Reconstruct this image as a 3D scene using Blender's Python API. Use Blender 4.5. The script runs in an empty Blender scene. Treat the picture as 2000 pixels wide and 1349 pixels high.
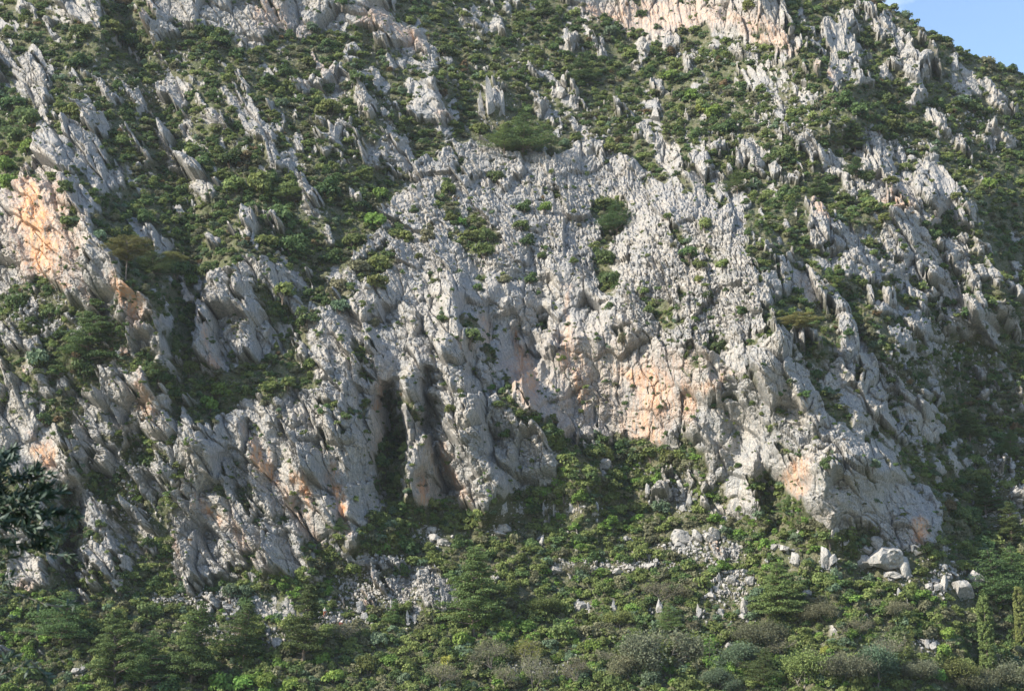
import bpy, bmesh, math, random
import numpy as np
from mathutils import Vector, Matrix

# ------------------------------------------------------------------ scene, camera, sky, sun
sc = bpy.context.scene
col = sc.collection
rad = math.radians
HFOV, PITCH = rad(40.0), rad(12.0)
F = 1000.0 / math.tan(HFOV / 2)          # focal length in photo pixels (photo 2000 x 1349)

cd = bpy.data.cameras.new('camera'); cam = bpy.data.objects.new('camera', cd); col.objects.link(cam)
cam.location = (0, 0, 0); cam.rotation_euler = (rad(90) + PITCH, 0, 0)
cd.sensor_width = 36; cd.angle = HFOV; cd.clip_start = 0.5; cd.clip_end = 6000
cd.dof.use_dof = True; cd.dof.focus_distance = 290; cd.dof.aperture_fstop = 9.0
sc.camera = cam

SUN_ELEV = rad(34); SUN_AZ = rad(66)     # azimuth measured from straight behind the camera towards its left
sun_vec = Vector((-math.sin(SUN_AZ) * math.cos(SUN_ELEV), -math.cos(SUN_AZ) * math.cos(SUN_ELEV), math.sin(SUN_ELEV)))
sl = bpy.data.lights.new('sun', 'SUN'); so = bpy.data.objects.new('sun', sl); col.objects.link(so)
sl.energy = 5.0; sl.angle = rad(0.5); sl.color = (1.0, 0.90, 0.75)
so.rotation_euler = sun_vec.to_track_quat('Z', 'Y').to_euler(); so.location = (-80, -40, 120)

world = bpy.data.worlds.new('World'); sc.world = world; world.use_nodes = True
wn, wl = world.node_tree.nodes, world.node_tree.links
bg = wn['Background']; bg.inputs['Strength'].default_value = 0.14
sky = wn.new('ShaderNodeTexSky'); sky.sky_type = 'NISHITA'; sky.sun_disc = False
sky.sun_elevation = SUN_ELEV; sky.sun_rotation = math.atan2(sun_vec.x, sun_vec.y)
sky.altitude = 200; sky.air_density = 1.0; sky.dust_density = 0.6; sky.ozone_density = 1.6
wtc = wn.new('ShaderNodeTexCoord'); wmp = wn.new('ShaderNodeMapping'); wmp.inputs['Scale'].default_value = (9, 9, 26)
wnz = wn.new('ShaderNodeTexNoise'); wnz.inputs['Scale'].default_value = 1.0; wnz.inputs['Detail'].default_value = 7
wnz.inputs['Roughness'].default_value = 0.62
wrp = wn.new('ShaderNodeValToRGB'); wrp.color_ramp.elements[0].position = 0.55; wrp.color_ramp.elements[1].position = 0.78
wrp.color_ramp.elements[1].color = (0.55, 0.55, 0.55, 1)
wmx = wn.new('ShaderNodeMixRGB'); wmx.inputs['Color2'].default_value = (6.2, 6.6, 7.0, 1)
wl.new(wtc.outputs['Generated'], wmp.inputs['Vector']); wl.new(wmp.outputs['Vector'], wnz.inputs['Vector'])
wl.new(wnz.outputs['Fac'], wrp.inputs['Fac']); wl.new(wrp.outputs['Color'], wmx.inputs['Fac'])
wl.new(sky.outputs['Color'], wmx.inputs['Color1']); wl.new(wmx.outputs['Color'], bg.inputs['Color'])

sc.view_settings.view_transform = 'Standard'; sc.view_settings.look = 'None'
HAZE = 0.00006
sc.cycles.volume_bounces = 0; sc.cycles.volume_step_rate = 10
sc.view_settings.gamma = 1; sc.view_settings.exposure = 1.06
sc.cycles.max_bounces = 5; sc.cycles.diffuse_bounces = 3; sc.cycles.transmission_bounces = 2
sc.cycles.glossy_bounces = 1; sc.cycles.transparent_max_bounces = 4; sc.cycles.use_denoising = True

# ------------------------------------------------------------------ helpers
rng = np.random.default_rng(7)
random.seed(7)

def tag(o, label=None, cat=None, group=None, kind=None):
    if label: o['label'] = label
    if cat: o['category'] = cat
    if group: o['group'] = group
    if kind: o['kind'] = kind
    return o

def empty(name, loc=(0, 0, 0), rz=0):
    o = bpy.data.objects.new(name, None); col.objects.link(o)
    o.location = loc; o.rotation_euler = (0, 0, rz); o.empty_display_size = 0.3
    return o

def mesh_from(name, verts, faces, mat=None, smooth=False):
    """verts (N,3); faces (M,k) equal-sized polygons"""
    verts = np.ascontiguousarray(verts, dtype=np.float32); faces = np.ascontiguousarray(faces, dtype=np.int32)
    me = bpy.data.meshes.new(name)
    n, k = faces.shape
    me.vertices.add(len(verts)); me.vertices.foreach_set('co', verts.ravel())
    me.loops.add(n * k); me.loops.foreach_set('vertex_index', faces.ravel())
    me.polygons.add(n); me.polygons.foreach_set('loop_start', np.arange(0, n * k, k, dtype=np.int32))
    me.polygons.foreach_set('loop_total', np.full(n, k, dtype=np.int32))
    me.polygons.foreach_set('use_smooth', np.full(n, smooth))
    me.update(calc_edges=True)
    if mat: me.materials.append(mat)
    return me

def link(name, me, parent=None):
    o = bpy.data.objects.new(name, me); col.objects.link(o)
    if parent: o.parent = parent
    return o

def ss(a, b, x):
    t = np.clip((x - a) / (b - a), 0, 1)
    return t * t * (3 - 2 * t)

def hash2(ix, iy, seed):
    h = (ix.astype(np.int64) * 374761393 + iy.astype(np.int64) * 668265263 + seed * 2147483647 + 12345) & 0xFFFFFFFF
    h = ((h ^ (h >> 13)) * 1274126177) & 0xFFFFFFFF
    h = h ^ (h >> 16)
    return h
def hf(h, k):
    g = (h * (2654435761 + 2 * k * 40503) + k * 97531) & 0xFFFFFFFF
    g = ((g ^ (g >> 15)) * 2246822519) & 0xFFFFFFFF
    g = g ^ (g >> 13)
    return (g.astype(np.float32) / np.float32(4294967296.0))

def vnoise(x, y, seed):
    """smooth value noise in -1..1"""
    ix = np.floor(x); iy = np.floor(y); fx = (x - ix).astype(np.float32); fy = (y - iy).astype(np.float32)
    ix = ix.astype(np.int64); iy = iy.astype(np.int64)
    u = fx * fx * fx * (fx * (fx * 6 - 15) + 10); v = fy * fy * fy * (fy * (fy * 6 - 15) + 10)
    a = hf(hash2(ix, iy, seed), 1); b = hf(hash2(ix + 1, iy, seed), 1)
    c = hf(hash2(ix, iy + 1, seed), 1); d = hf(hash2(ix + 1, iy + 1, seed), 1)
    return 2 * ((a * (1 - u) + b * u) * (1 - v) + (c * (1 - u) + d * u) * v) - 1
def fbm(x, y, seed, octv=4, gain=0.5):
    s = 0; a = 1; n = 0
    for k in range(octv):
        s = s + a * vnoise(x * 2 ** k + 17.3 * k, y * 2 ** k - 9.1 * k, seed + k); n += a; a *= gain
    return s / n

def facet(x, y, seed, tilt=1.0, up=0.0, edge_w=0.25):
    """broken-rock relief: every cell is a tilted facet with a random height, parted by clefts"""
    ix = np.floor(x).astype(np.int64); iy = np.floor(y).astype(np.int64)
    f1 = np.full(x.shape, 9.0, np.float32); f2 = f1.copy(); val = np.zeros(x.shape, np.float32)
    for dx in (-1, 0, 1):
        for dy in (-1, 0, 1):
            h = hash2(ix + dx, iy + dy, seed)
            rx = ((ix + dx) + 0.08 + 0.84 * hf(h, 1) - x).astype(np.float32)
            ry = ((iy + dy) + 0.08 + 0.84 * hf(h, 2) - y).astype(np.float32)
            d = np.sqrt(rx * rx + ry * ry)
            v = hf(h, 3) - 0.5 + tilt * ((hf(h, 4) - 0.5) * rx * 2 + ((hf(h, 5) - 0.5) * 1.4 + up) * ry)
            near = d < f1
            f2 = np.where(near, f1, np.minimum(f2, d)); val = np.where(near, v, val); f1 = np.where(near, d, f1)
    return val, ss(0.0, edge_w, f2 - f1), ss(0.0, .09, f2 - f1)

# ------------------------------------------------------------------ survey of the hillside (coordinates in photo pixels)
# the survey is read on a coarse lattice, turned into depth, and from then on everything is real relief in metres
CS = 6.0
gx = np.arange(-720, 2721, CS); gy = np.arange(-520, 1701, CS)
GX, GY = np.meshgrid(gx, gy)

def in_poly(px, py, poly):
    inside = np.zeros(px.shape, bool); n = len(poly)
    for i in range(n):
        x1, y1 = poly[i]; x2, y2 = poly[(i + 1) % n]
        c = ((y1 > py) != (y2 > py)) & (px < (x2 - x1) * (py - y1) / (y2 - y1 + 1e-9) + x1)
        inside ^= c
    return inside
def blur(a, n):
    k = np.ones(2 * n + 1) / (2 * n + 1)
    for _ in range(2):
        for ax in (0, 1):
            pad = [(0, 0), (0, 0)]; pad[ax] = (n, n)
            b = np.pad(a, pad, mode='edge')
            c = np.cumsum(b, axis=ax); z = np.zeros_like(np.take(c, [0], axis=ax))
            c = np.concatenate([z, c], axis=ax)
            L = a.shape[ax]
            a = (np.take(c, np.arange(2 * n + 1, 2 * n + 1 + L), axis=ax) - np.take(c, np.arange(0, L), axis=ax)) / (2 * n + 1)
    return a
WX = 15 * fbm(GX / 30, GY / 34, 301, 3) + 7 * fbm(GX / 13, GY / 15, 302, 2)
WY = 15 * fbm(GX / 30, GY / 34, 303, 3) + 7 * fbm(GX / 13, GY / 15, 304, 2)
def ell(cx, cy, a, b, ang, warp=1.0):
    t = rad(ang); dx = GX - cx + warp * WX; dy = GY - cy + warp * WY
    u = (dx * math.cos(t) + dy * math.sin(t)) / a; v = (-dx * math.sin(t) + dy * math.cos(t)) / b
    return np.sqrt(u * u + v * v)

DOME = [(820,330),(870,285),(940,272),(1000,305),(1150,305),(1250,352),(1330,375),(1460,420),(1480,560),(1500,660),(1380,700),(1240,650),(1130,540),(900,530),(790,540),(690,560),(640,640),(625,630),(672,560),(665,535),(740,430),(800,380)]
ZONES = [  # polygon, rock share, slope angle (degrees, 0 = leave)
 ([(-720,-520),(2720,-520),(2720,1700),(-720,1700)], 0.16, 50),
 ([(-720,1200),(200,1190),(370,1175),(480,1150),(650,1135),(720,1055),(800,1000),(930,1010),(1000,975),(1100,935),(1130,870),(1350,880),(1400,940),(1490,1010),(1560,1020),(1750,1090),(1850,1080),(1880,900),(1900,830),(2100,800),(2720,900),(2720,1700),(-720,1700)], 0.06, 37),
 ([(820,350),(1000,300),(1460,420),(1500,560),(1380,560),(1100,520),(900,520),(700,560)], 0, 42),
 (DOME, 0.93, 0),
 ([(640,620),(700,580),(790,530),(900,520),(1140,520),(1250,640),(1400,690),(1500,680),(1520,760),(1590,800),(1600,880),(1760,920),(1830,975),(1838,1030),(1820,1075),(1760,1078),(1700,1045),(1600,1022),(1545,960),(1490,925),(1400,930),(1340,872),(1140,862),(1120,900),(1050,950),(960,985),(930,1010),(880,985),(800,990),(785,900),(790,780),(740,900),(745,990),(700,1050),(640,1130),(570,1155),(480,1125),(400,1140),(370,1170),(335,1130),(330,1000),(370,920),(395,840),(480,790),(560,760),(620,740)], 0.95, 73),
 ([(400,560),(450,505),(500,510),(560,530),(600,585),(650,600),(620,720),(560,700),(520,760),(470,720),(460,690),(430,740),(400,720),(372,690),(400,620)], 0.86, 68),
 ([(0,390),(20,380),(60,360),(120,345),(150,370),(175,380),(190,470),(230,490),(250,560),(300,640),(320,690),(260,700),(240,640),(130,600),(100,540),(60,560),(-60,600),(-60,400)], 0.97, 75),
 ([(95,245),(140,232),(200,270),(250,330),(262,388),(200,370),(130,335),(40,350),(60,310)], 0.93, 62),
 ([(-100,640),(100,610),(150,700),(250,740),(330,700),(380,760),(400,800),(360,900),(330,960),(270,1000),(330,1130),(250,1110),(200,1170),(130,1130),(-100,1200)], 0.68, 66),
 ([(0,800),(30,775),(60,790),(110,850),(130,900),(120,950),(60,930),(0,900)], 0.99, 76),
 ([(20,1060),(60,1040),(100,1080),(105,1150),(60,1170),(20,1150)], 0.97, 70),
 ([(150,1020),(175,1000),(225,1080),(225,1130),(160,1110)], 0.97, 76),
 ([(145,1170),(175,1150),(190,1200),(165,1205)], 0.95, 55),
 ([(0,1260),(40,1265),(60,1290),(30,1300),(0,1300)], 0.9, 0),
 ([(1470,430),(1520,450),(1600,520),(1700,700),(1820,800),(1830,850),(1770,900),(1760,920),(1600,880),(1570,790),(1500,700),(1490,560)], 0.72, 60),
 ([(1545,400),(1620,395),(1690,450),(1800,400),(1900,400),(1920,480),(1965,560),(1950,595),(1700,600),(1680,560),(1600,520),(1560,460)], 0.80, 66),
 ([(1510,260),(1560,255),(1610,290),(1640,330),(1690,330),(1690,270),(1780,280),(1880,370),(1905,420),(1800,410),(1720,400),(1650,370),(1590,340),(1540,290)], 0.82, 46),
 ([(1600,50),(1660,10),(1720,20),(1800,60),(1880,120),(1960,170),(1990,210),(1970,250),(1850,180),(1800,170),(1700,170),(1660,160),(1620,150),(1600,100)], 0.63, 60),
 ([(1100,-60),(1500,-60),(1550,50),(1590,110),(1640,170),(1600,160),(1540,100),(1460,70),(1370,60),(1260,62),(1180,45),(1110,15)], 0.96, 72),
 ([(270,-60),(760,-60),(770,30),(840,80),(820,140),(760,110),(700,70),(640,60),(600,70),(480,92),(440,70),(400,60),(330,90),(300,100),(285,60)], 0.92, 70),
 ([(100,-50),(195,-50),(200,30),(190,60),(130,45),(115,20)], 0.93, 70),
 ([(-100,90),(0,98),(40,110),(85,120),(92,160),(110,220),(95,238),(70,200),(40,190),(-100,195)], 0.9, 62),
 ([(330,140),(480,140),(560,200),(620,260),(680,330),(560,330),(400,290),(320,240)], 0.36, 0),
 ([(580,150),(760,140),(800,250),(800,330),(690,335),(600,230)], 0.50, 0),
 ([(640,100),(720,60),(840,90),(860,140),(780,150)], 0.62, 0),
 ([(1240,300),(1480,290),(1560,380),(1500,430),(1330,370)], 0.50, 0),
 ([(1180,130),(1600,110),(1600,260),(1500,240),(1300,180)], 0.22, 0),
 ([(1380,70),(1560,80),(1650,230),(1500,200),(1300,90)], 0.30, 0),
 ([(1700,560),(1990,560),(2100,700),(2100,820),(1900,830),(1830,760),(1760,680)], 0.54, 55),
 ([(1830,860),(2100,860),(2100,1060),(1950,1020)], 0.22, 0),
 ([(668,1110),(730,1095),(870,1110),(900,1180),(840,1205),(740,1215),(690,1180)], 0.60, 44),
 ([(640,1040),(700,1060),(720,1130),(660,1160),(600,1160)], 0.40, 0),
 ([(450,1120),(640,1140),(700,1200),(420,1210),(340,1190)], 0.26, 0),
 ([(1260,985),(1265,945),(1340,910),(1380,900),(1420,910),(1480,960),(1488,1015),(1410,1015),(1340,1000)], 0.80, 68),
 ([(1300,1040),(1420,1030),(1480,1060),(1500,1130),(1400,1090),(1310,1070)], 0.30, 0),
 ([(60,560),(140,600),(170,640),(60,680),(0,640)], 0.45, 0),
 ([(250,560),(330,560),(330,700),(300,690)], 0.55, 0),
 ([(1140,870),(1160,900),(1350,960),(1200,960)], 0.18, 0),
]
CUTS = [ (850,268,55,20,130,.9),(745,362,85,32,130,.9),(665,455,70,36,120,.8),(600,545,60,28,120,.8),(530,385,95,45,10,.6),(990,270,50,24,10,.6),(960,130,90,40,20,.3),
  # pockets of scrub inside rock: cx, cy, a, b, angle, amount
 (560,640,70,22,55,.5),(500,590,30,20,0,.5),(770,900,60,14,90,.45),(740,800,18,70,75,.35),(700,700,60,12,70,.3),(900,420,60,20,20,.55),(870,380,30,20,60,.4),
 (930,470,60,22,10,.6),(740,520,45,28,-40,.75),(800,450,50,22,-10,.5),(1190,420,45,35,60,.7),(1185,520,60,25,80,.65),(1340,490,50,20,60,.5),(1400,530,60,16,60,.5),
 (920,640,30,25,0,.7),(990,760,110,20,60,.55),(1090,860,70,18,50,.8),(1060,640,50,12,85,.35),(850,560,60,14,80,.3),(1400,690,28,18,0,.6),(1420,790,30,15,0,.5),
 (640,800,25,14,0,.4),(560,740,60,25,20,.7),(500,760,40,20,10,.5),(430,780,30,25,0,.5),(970,545,70,10,0,.3),(1270,600,60,14,50,.4),(1220,660,30,12,0,.5),
 (1560,620,55,35,30,.6),(1620,540,60,20,60,.4),(1700,470,30,15,0,.4),(1800,560,90,14,0,.5),(1840,460,16,60,90,.6),(1650,420,60,18,20,.5),(1780,300,50,14,20,.3),
 (1620,790,60,18,60,.4),(1700,740,70,18,60,.35),(1660,840,60,14,40,.35),(1610,900,25,14,0,.5),(1390,980,20,16,0,.5),(150,430,30,20,-50,.45),(300,510,40,60,70,.6),
 (130,700,70,40,0,.6),(100,620,25,18,0,.5),(90,820,25,20,40,.5),(280,900,30,28,0,.8),(310,740,30,25,0,.6),(200,960,40,14,20,.4),(250,1050,30,25,0,.4),(360,960,30,14,70,.3),
 (440,640,20,25,80,.3),(370,760,30,40,80,.7),(1740,235,60,25,10,.6),(1660,200,25,50,80,.8),(1690,100,20,25,80,.5),(1745,110,14,18,0,.4),(640,80,40,15,10,.4),(600,110,50,15,0,.5),
 (430,100,60,20,20,.6),(130,1060,20,80,85,.7),(480,1000,40,12,70,.2),(580,1060,60,12,60,.25),(620,990,60,12,60,.2),(450,900,30,10,60,.2),
]
OUT = [  # rock outcrops: cx, cy, a, b, angle
 (210,190,45,9,50),(270,205,40,13,50),(190,245,30,12,55),(262,270,25,12,55),(330,180,20,14,70),(350,205,25,14,50),(375,155,22,9,70),(445,185,35,12,50),(400,205,40,8,45),(430,235,42,20,50),
 (365,245,15,10,60),(330,282,25,10,55),(270,300,45,10,50),(470,282,30,14,50),(350,325,15,12,60),(60,22,22,10,60),(100,55,10,7,60),(540,222,40,14,50),(595,175,20,12,60),(530,292,45,18,50),
 (690,165,35,12,50),(715,200,45,14,60),(640,272,45,25,50),(660,300,40,14,55),(760,122,32,12,60),(735,262,28,10,60),(790,172,20,14,70),(835,212,42,34,70),(855,250,28,14,60),(770,300,40,22,50),
 (730,312,30,14,55),(925,42,30,12,50),(985,62,30,10,50),(960,195,40,20,80),(945,210,20,10,85),(995,182,40,8,35),(1120,85,14,8,80),(1165,95,20,10,55),(1180,117,10,8,60),(1092,178,18,16,80),
 (1122,185,18,10,60),(1035,190,20,8,55),(1060,215,45,9,40),(1195,215,35,16,45),(1222,235,18,12,45),(1260,90,18,10,80),(1312,88,25,12,60),(1340,130,22,10,50),(1300,75,25,8,10),(1440,100,20,8,30),
 (1270,275,25,10,45),(1310,300,50,10,50),(1045,140,18,7,55),(1160,295,34,10,30),(1230,335,40,12,30),(1400,292,30,12,45),(1460,300,45,13,50),(1330,265,15,8,50),(1300,185,20,7,40),(1380,165,10,6,0),
 (1572,40,28,10,80),(1590,145,30,10,40),(1622,172,14,12,60),(1790,200,20,9,-30),(1830,250,30,14,40),(1865,285,35,14,45),(1942,195,42,11,50),(1960,270,25,12,30),(1925,272,18,9,80),(1530,90,22,10,70),
 (310,470,34,16,45),(480,450,36,20,-30),(425,480,18,12,40),(400,372,45,22,50),(380,345,40,12,50),(612,400,34,12,60),(635,460,30,12,65),(700,400,12,6,60),(545,440,30,8,30),(590,560,40,14,30),
 (1720,590,25,14,50),(1790,640,40,20,55),(1900,622,55,16,45),(1940,665,25,12,50),(1955,720,24,18,60),(1975,755,30,14,60),(1915,735,15,12,60),(1820,772,30,10,30),(1940,925,22,10,20),(1985,972,18,12,20),
 (1600,690,30,14,55),(1650,690,28,14,65),(1700,760,34,16,65),(2020,800,60,30,50),(1120,-40,60,20,20),(1640,60,22,14,80),(1722,92,26,10,65),(1700,110,16,12,70),(300,45,45,16,85),(1760,50,20,8,40),
 (500,640,34,16,50),(400,650,50,16,105),(560,330,60,10,40),(750,330,50,12,35),(1040,215,12,8,30),(1580,60,20,9,80),(1840,560,40,14,10),
]
SLABS = [ # smoother, less broken faces: cx,cy,a,b,angle
 (75,460,110,60,80),(250,560,85,38,66),(1050,765,110,55,52),(1180,700,90,50,80),(760,700,90,30,75),(540,900,110,26,62),(660,960,90,26,80),(1330,60,120,50,10),(1460,880,90,50,60),
 (245,555,75,30,68),(60,860,70,45,60),(60,1110,45,35,60),(190,1065,60,28,80),(990,700,60,40,70),(1050,790,80,40,50),(1390,830,60,28,80),(1260,790,110,70,90),(1600,970,110,30,25),(1740,980,80,50,30),
 (1110,610,110,26,85),(970,600,60,30,80),(1440,950,60,30,80),(1420,720,50,30,-40),(1800,1030,40,40,0),(1640,80,30,14,75),(1640,130,50,18,80),(160,20,45,25,70),(830,210,40,25,70),(720,150,30,10,50),
 (60,470,90,30,80),(820,930,70,20,85),(970,960,50,40,80),(660,290,30,16,50),(1830,360,60,18,45),(440,880,35,40,60),(380,690,40,14,110),(700,960,90,20,80),(1120,310,30,12,30),(1640,800,90,40,60),
]
STAIN = [ # ochre and rust weathering: cx,cy,a,b,angle,strength
 (90,455,130,80,80,.42),(1180,760,150,120,20,.10),
 (75,450,105,34,78,1.5),(50,400,60,16,85,.6),(110,385,50,26,80,.3),(255,590,60,28,62,.8),(135,575,18,10,40,.9),(180,585,40,8,70,.5),(215,650,22,13,-20,1.1),(85,888,38,24,80,.75),(66,890,26,8,85,.6),(102,895,30,8,85,.7),
 (517,905,55,12,62,1.1),(500,870,30,14,60,.4),(598,965,60,9,62,.8),(580,1000,60,18,60,.35),(664,985,62,12,82,1.2),(650,930,40,14,75,.5),(638,1130,22,8,70,.9),(632,1085,50,8,70,.4),(823,958,36,8,84,.8),(800,985,16,10,60,.5),
 (888,945,75,9,75,.6),(915,985,30,8,70,.4),(1010,680,30,14,60,.9),(1030,735,55,20,75,.75),(1015,760,60,20,60,.4),(1108,700,50,16,90,.6),(1135,770,40,14,60,.6),(1130,730,70,22,85,.35),(1240,745,50,20,20,.7),(1280,770,70,40,70,.6),
 (1345,800,60,20,85,.5),(1260,840,70,50,90,.45),(1330,720,60,40,0,.2),(1545,945,55,22,-35,.6),(1560,970,30,10,-60,.6),(1792,1048,26,20,90,1.3),(1795,1070,20,8,-20,.3),(72,1252,16,9,0,1.3),(405,665,40,7,80,.6),(425,730,30,12,60,.5),
 (412,1012,40,10,45,.9),(1180,35,50,14,20,.5),(1300,35,180,40,0,.34),(1480,70,110,25,30,.36),(1600,140,40,20,40,.3),(540,40,70,40,70,.30),(620,110,60,30,60,.3),(1600,420,40,14,60,.4),(40,725,12,8,0,.7),(860,230,20,10,20,.4),
 (735,55,50,30,40,.3),(795,80,50,16,50,.35),(1405,755,50,10,-30,.5),(290,40,60,8,85,.4),(290,640,30,20,0,.3),(285,790,60,10,75,.5),(745,910,60,8,75,.3),(1700,215,20,10,0,.2),(1830,450,40,10,80,.2),(1750,410,40,22,10,.55),
 (250,700,30,10,40,.5),(960,255,22,10,0,.4),(945,640,40,8,80,.3),(740,790,40,9,85,.5),(1110,640,90,8,82,.3),(60,1170,30,20,0,.4),(350,1080,40,8,60,.4),(470,1050,70,14,60,.3),(700,1160,90,40,10,.25),(1380,1070,60,14,10,.4),
]
RIDGES = [ # protruding arêtes: points, height m, falloff to the left (px), falloff to the right (px)
 ([(1330,370),(1465,430),(1500,650),(1585,800),(1605,905),(1640,1120),(1660,1500)], [8,38,41,38,30,18,6], 360, 180),
 ([(120,345),(190,470),(250,560),(325,690),(340,800),(345,960)], [18,30,31,23,10,0], 250, 58),
 ([(105,238),(165,300),(200,372)], 6, 80, 55),
 ([(450,505),(402,570),(398,690),(432,745)], 8, 22, 130),
 ([(800,745),(792,850),(796,985)], 10, 16, 42),
 ([(628,600),(645,780),(665,900),(710,1045)], [5,10,12,10], 70, 85),
 ([(510,770),(560,880),(640,1010),(690,1060)], 5, 50, 22),
 ([(400,840),(430,960),(520,1120)], 6, 60, 30),
 ([(560,770),(600,880),(655,1000)], 4, 40, 16),
 ([(470,850),(540,1000),(600,1130)], 4, 40, 20),
 ([(700,600),(730,680),(745,760)], 4, 24, 30),
 ([(880,610),(900,760),(960,940)], 4, 40, 24),
 ([(960,560),(985,640)], 4, 40, 40),
 ([(1370,700),(1385,800),(1400,900)], 5, 120, 24),
 ([(1490,720),(1500,800),(1545,900)], 5, 60, 30),
 ([(40,640),(110,800),(130,930)], 6, 90, 30),
 ([(160,700),(200,850),(250,960)], 5, 50, 26),
 ([(300,760),(310,900),(330,1000)], 4, 20, 40),

 ([(855,640),(870,800),(905,900),(935,1000)], 9, 14, 60),
 ([(1078,520),(1098,600),(1100,675)], 5, 16, 120),
 ([(890,600),(950,700),(1040,800),(1125,905),(1150,1050)], [8,18,22,18,5], 260, 44),
 ([(1600,885),(1770,925),(1840,1000),(1845,1080),(1850,1300)], [3,12,15,13,2], 230, 55),
 ([(1655,560),(1740,690),(1825,830),(1830,905)], 11, 150, 50),
 ([(1900,385),(1925,480),(1968,585)], 20, 170, 55),
 ([(1812,400),(1818,480),(1822,560)], 6, 90, 25),
 ([(1480,-40),(1560,70),(1640,180),(1655,230)], 19, 160, 50),
 ([(190,-80),(200,30),(195,65)], 8, 60, 30),
 ([(272,-60),(278,40),(300,105)], 7, 14, 160),
 ([(60,985),(98,1060),(112,1170)], 6, 60, 22),
 ([(170,1010),(225,1080),(238,1135)], 4, 50, 25),
 ([(1475,920),(1490,1020)], 5, 70, 14),
 ([(560,760),(520,850),(520,960)], 3, 60, 20),
 ([(400,860),(460,960),(600,1140)], 3, 60, 30),
 ([(960,160),(975,210)], 6, 22, 40),
 ([(835,190),(870,260)], 5, 40, 26),
 ([(700,150),(760,260)], 4, 34, 24),
 ([(575,-40),(577,62)], -5, 5, 8),
 ([(930,520),(1060,560),(1060,660)], -3, 20, 14),
 ([(590,590),(620,660)], 4, 40, 40),
 ([(600,470),(640,560)], -2, 30, 30),
 ([(1650,600),(1700,690)], 3, 30, 20),
 ([(400,150),(520,320)], 3, 60, 50),
 ([(1160,90),(1240,240),(1330,330)], 4, 90, 60),
 ([(1560,250),(1640,330),(1700,420)], 3, 60, 40),
 ([(1640,40),(1660,150)], 4, 25, 40),
 ([(1720,70),(1790,170)], 3, 25, 30),
 ([(1840,90),(1880,200)], 3, 40, 40),
 ([(1900,600),(1960,680)], 4, 40, 30),
 ([(1790,620),(1815,690)], 4, 30, 30),
]
GULLIES = [ # points, depth m, half width px
 ([(965,640),(1030,760),(1110,860)], 6, 42),
 ([(700,620),(740,740),(775,860)], 4, 34),
 ([(235,-40),(250,80),(300,160),(345,330),(385,480),(355,640),(340,720)], 6, 42),
 ([(900,220),(720,400),(610,560),(560,640)], 5, 50),
 ([(1830,840),(1810,930),(1870,1000)], 9, 55),
 ([(1550,10),(1600,80),(1670,200)], 5, 35),
 ([(1640,600),(1560,620),(1530,560)], 4, 40),
 ([(760,780),(768,880),(770,980)], 7, 20),
 ([(838,750),(850,860),(885,975)], 6, 11),
 ([(925,700),(950,800),(960,900)], 3, 12),
 ([(1845,420),(1850,500)], 5, 22),
 ([(1960,440),(1975,530)], 6, 45),
 ([(140,980),(130,1090),(140,1180)], 6, 22),
 ([(1500,960),(1540,1040),(1700,1120)], 3, 30),
 ([(1520,450),(1600,600),(1650,600),(1750,820)], 4, 25),
]

R = np.zeros_like(GX); SL = np.zeros_like(GX)
for poly, r, s in ZONES:
    m = in_poly(GX + .8 * WX, GY + .8 * WY, poly)
    if r: R[m] = r
    if s: SL[m] = s
R = blur(R, 1); SL = blur(SL, 3)
for cx, cy, a, b, g, s in CUTS: R = R - s * (1 - ss(.6, 1.25, ell(cx, cy, a, b, g)))
for cx, cy, a, b, g in OUT: R = np.maximum(R, 0.80 * (1 - ss(.5, 1.9, ell(cx, cy, a, b, g))))
SMO = np.zeros_like(GX)
for cx, cy, a, b, g in SLABS: SMO = np.maximum(SMO, 1 - ss(.6, 1.2, ell(cx, cy, a, b, g)))
ST = np.zeros_like(GX)
for cx, cy, a, b, g, s in STAIN: ST = np.maximum(ST, s * (1 - ss(.35, 1.25, ell(cx, cy, a, b, g))))
RUB = blur(in_poly(GX, GY, [(p[0], p[1]) for p in DOME]).astype(float), 2)

def seg_dist(pts, px, py):
    """distance to a polyline and the side (+ right / below-right, - left)"""
    best = np.full(px.shape, 1e9); side = np.zeros(px.shape); endd = np.zeros(px.shape); pos = np.zeros(px.shape)
    n = len(pts) - 1; k = -1
    for (x1, y1), (x2, y2) in zip(pts[:-1], pts[1:]):
        k += 1
        dx, dy = x2 - x1, y2 - y1; L = dx * dx + dy * dy
        traw = (((px - x1) * dx + (py - y1) * dy) / L)
        t = np.clip(((px - x1) * dx + (py - y1) * dy) / L, 0, 1)
        ex = px - (x1 + t * dx); ey = py - (y1 + t * dy); d = np.hypot(ex, ey)
        cr = (dy * (px - x1) - dx * (py - y1))      # >0 on the right side when the line runs downwards
        m = d < best; best = np.where(m, d, best); side = np.where(m, np.clip(cr / math.sqrt(L) / 8.0, -1, 1), side); pos = np.where(m, k + t, pos)
        over_ = (np.maximum(0, -traw) if k == 0 else 0) + (np.maximum(0, traw - 1) if k == n - 1 else 0)
        endd = np.where(m, over_ * math.sqrt(L), endd)
    return best, side, endd, pos
H = np.zeros_like(GX)
RWX = 26 * fbm(GX / 120, GY / 120, 77, 2) + 12 * fbm(GX / 34, GY / 38, 78, 3); RWY = 26 * fbm(GX / 120, GY / 120, 87, 2)
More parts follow.
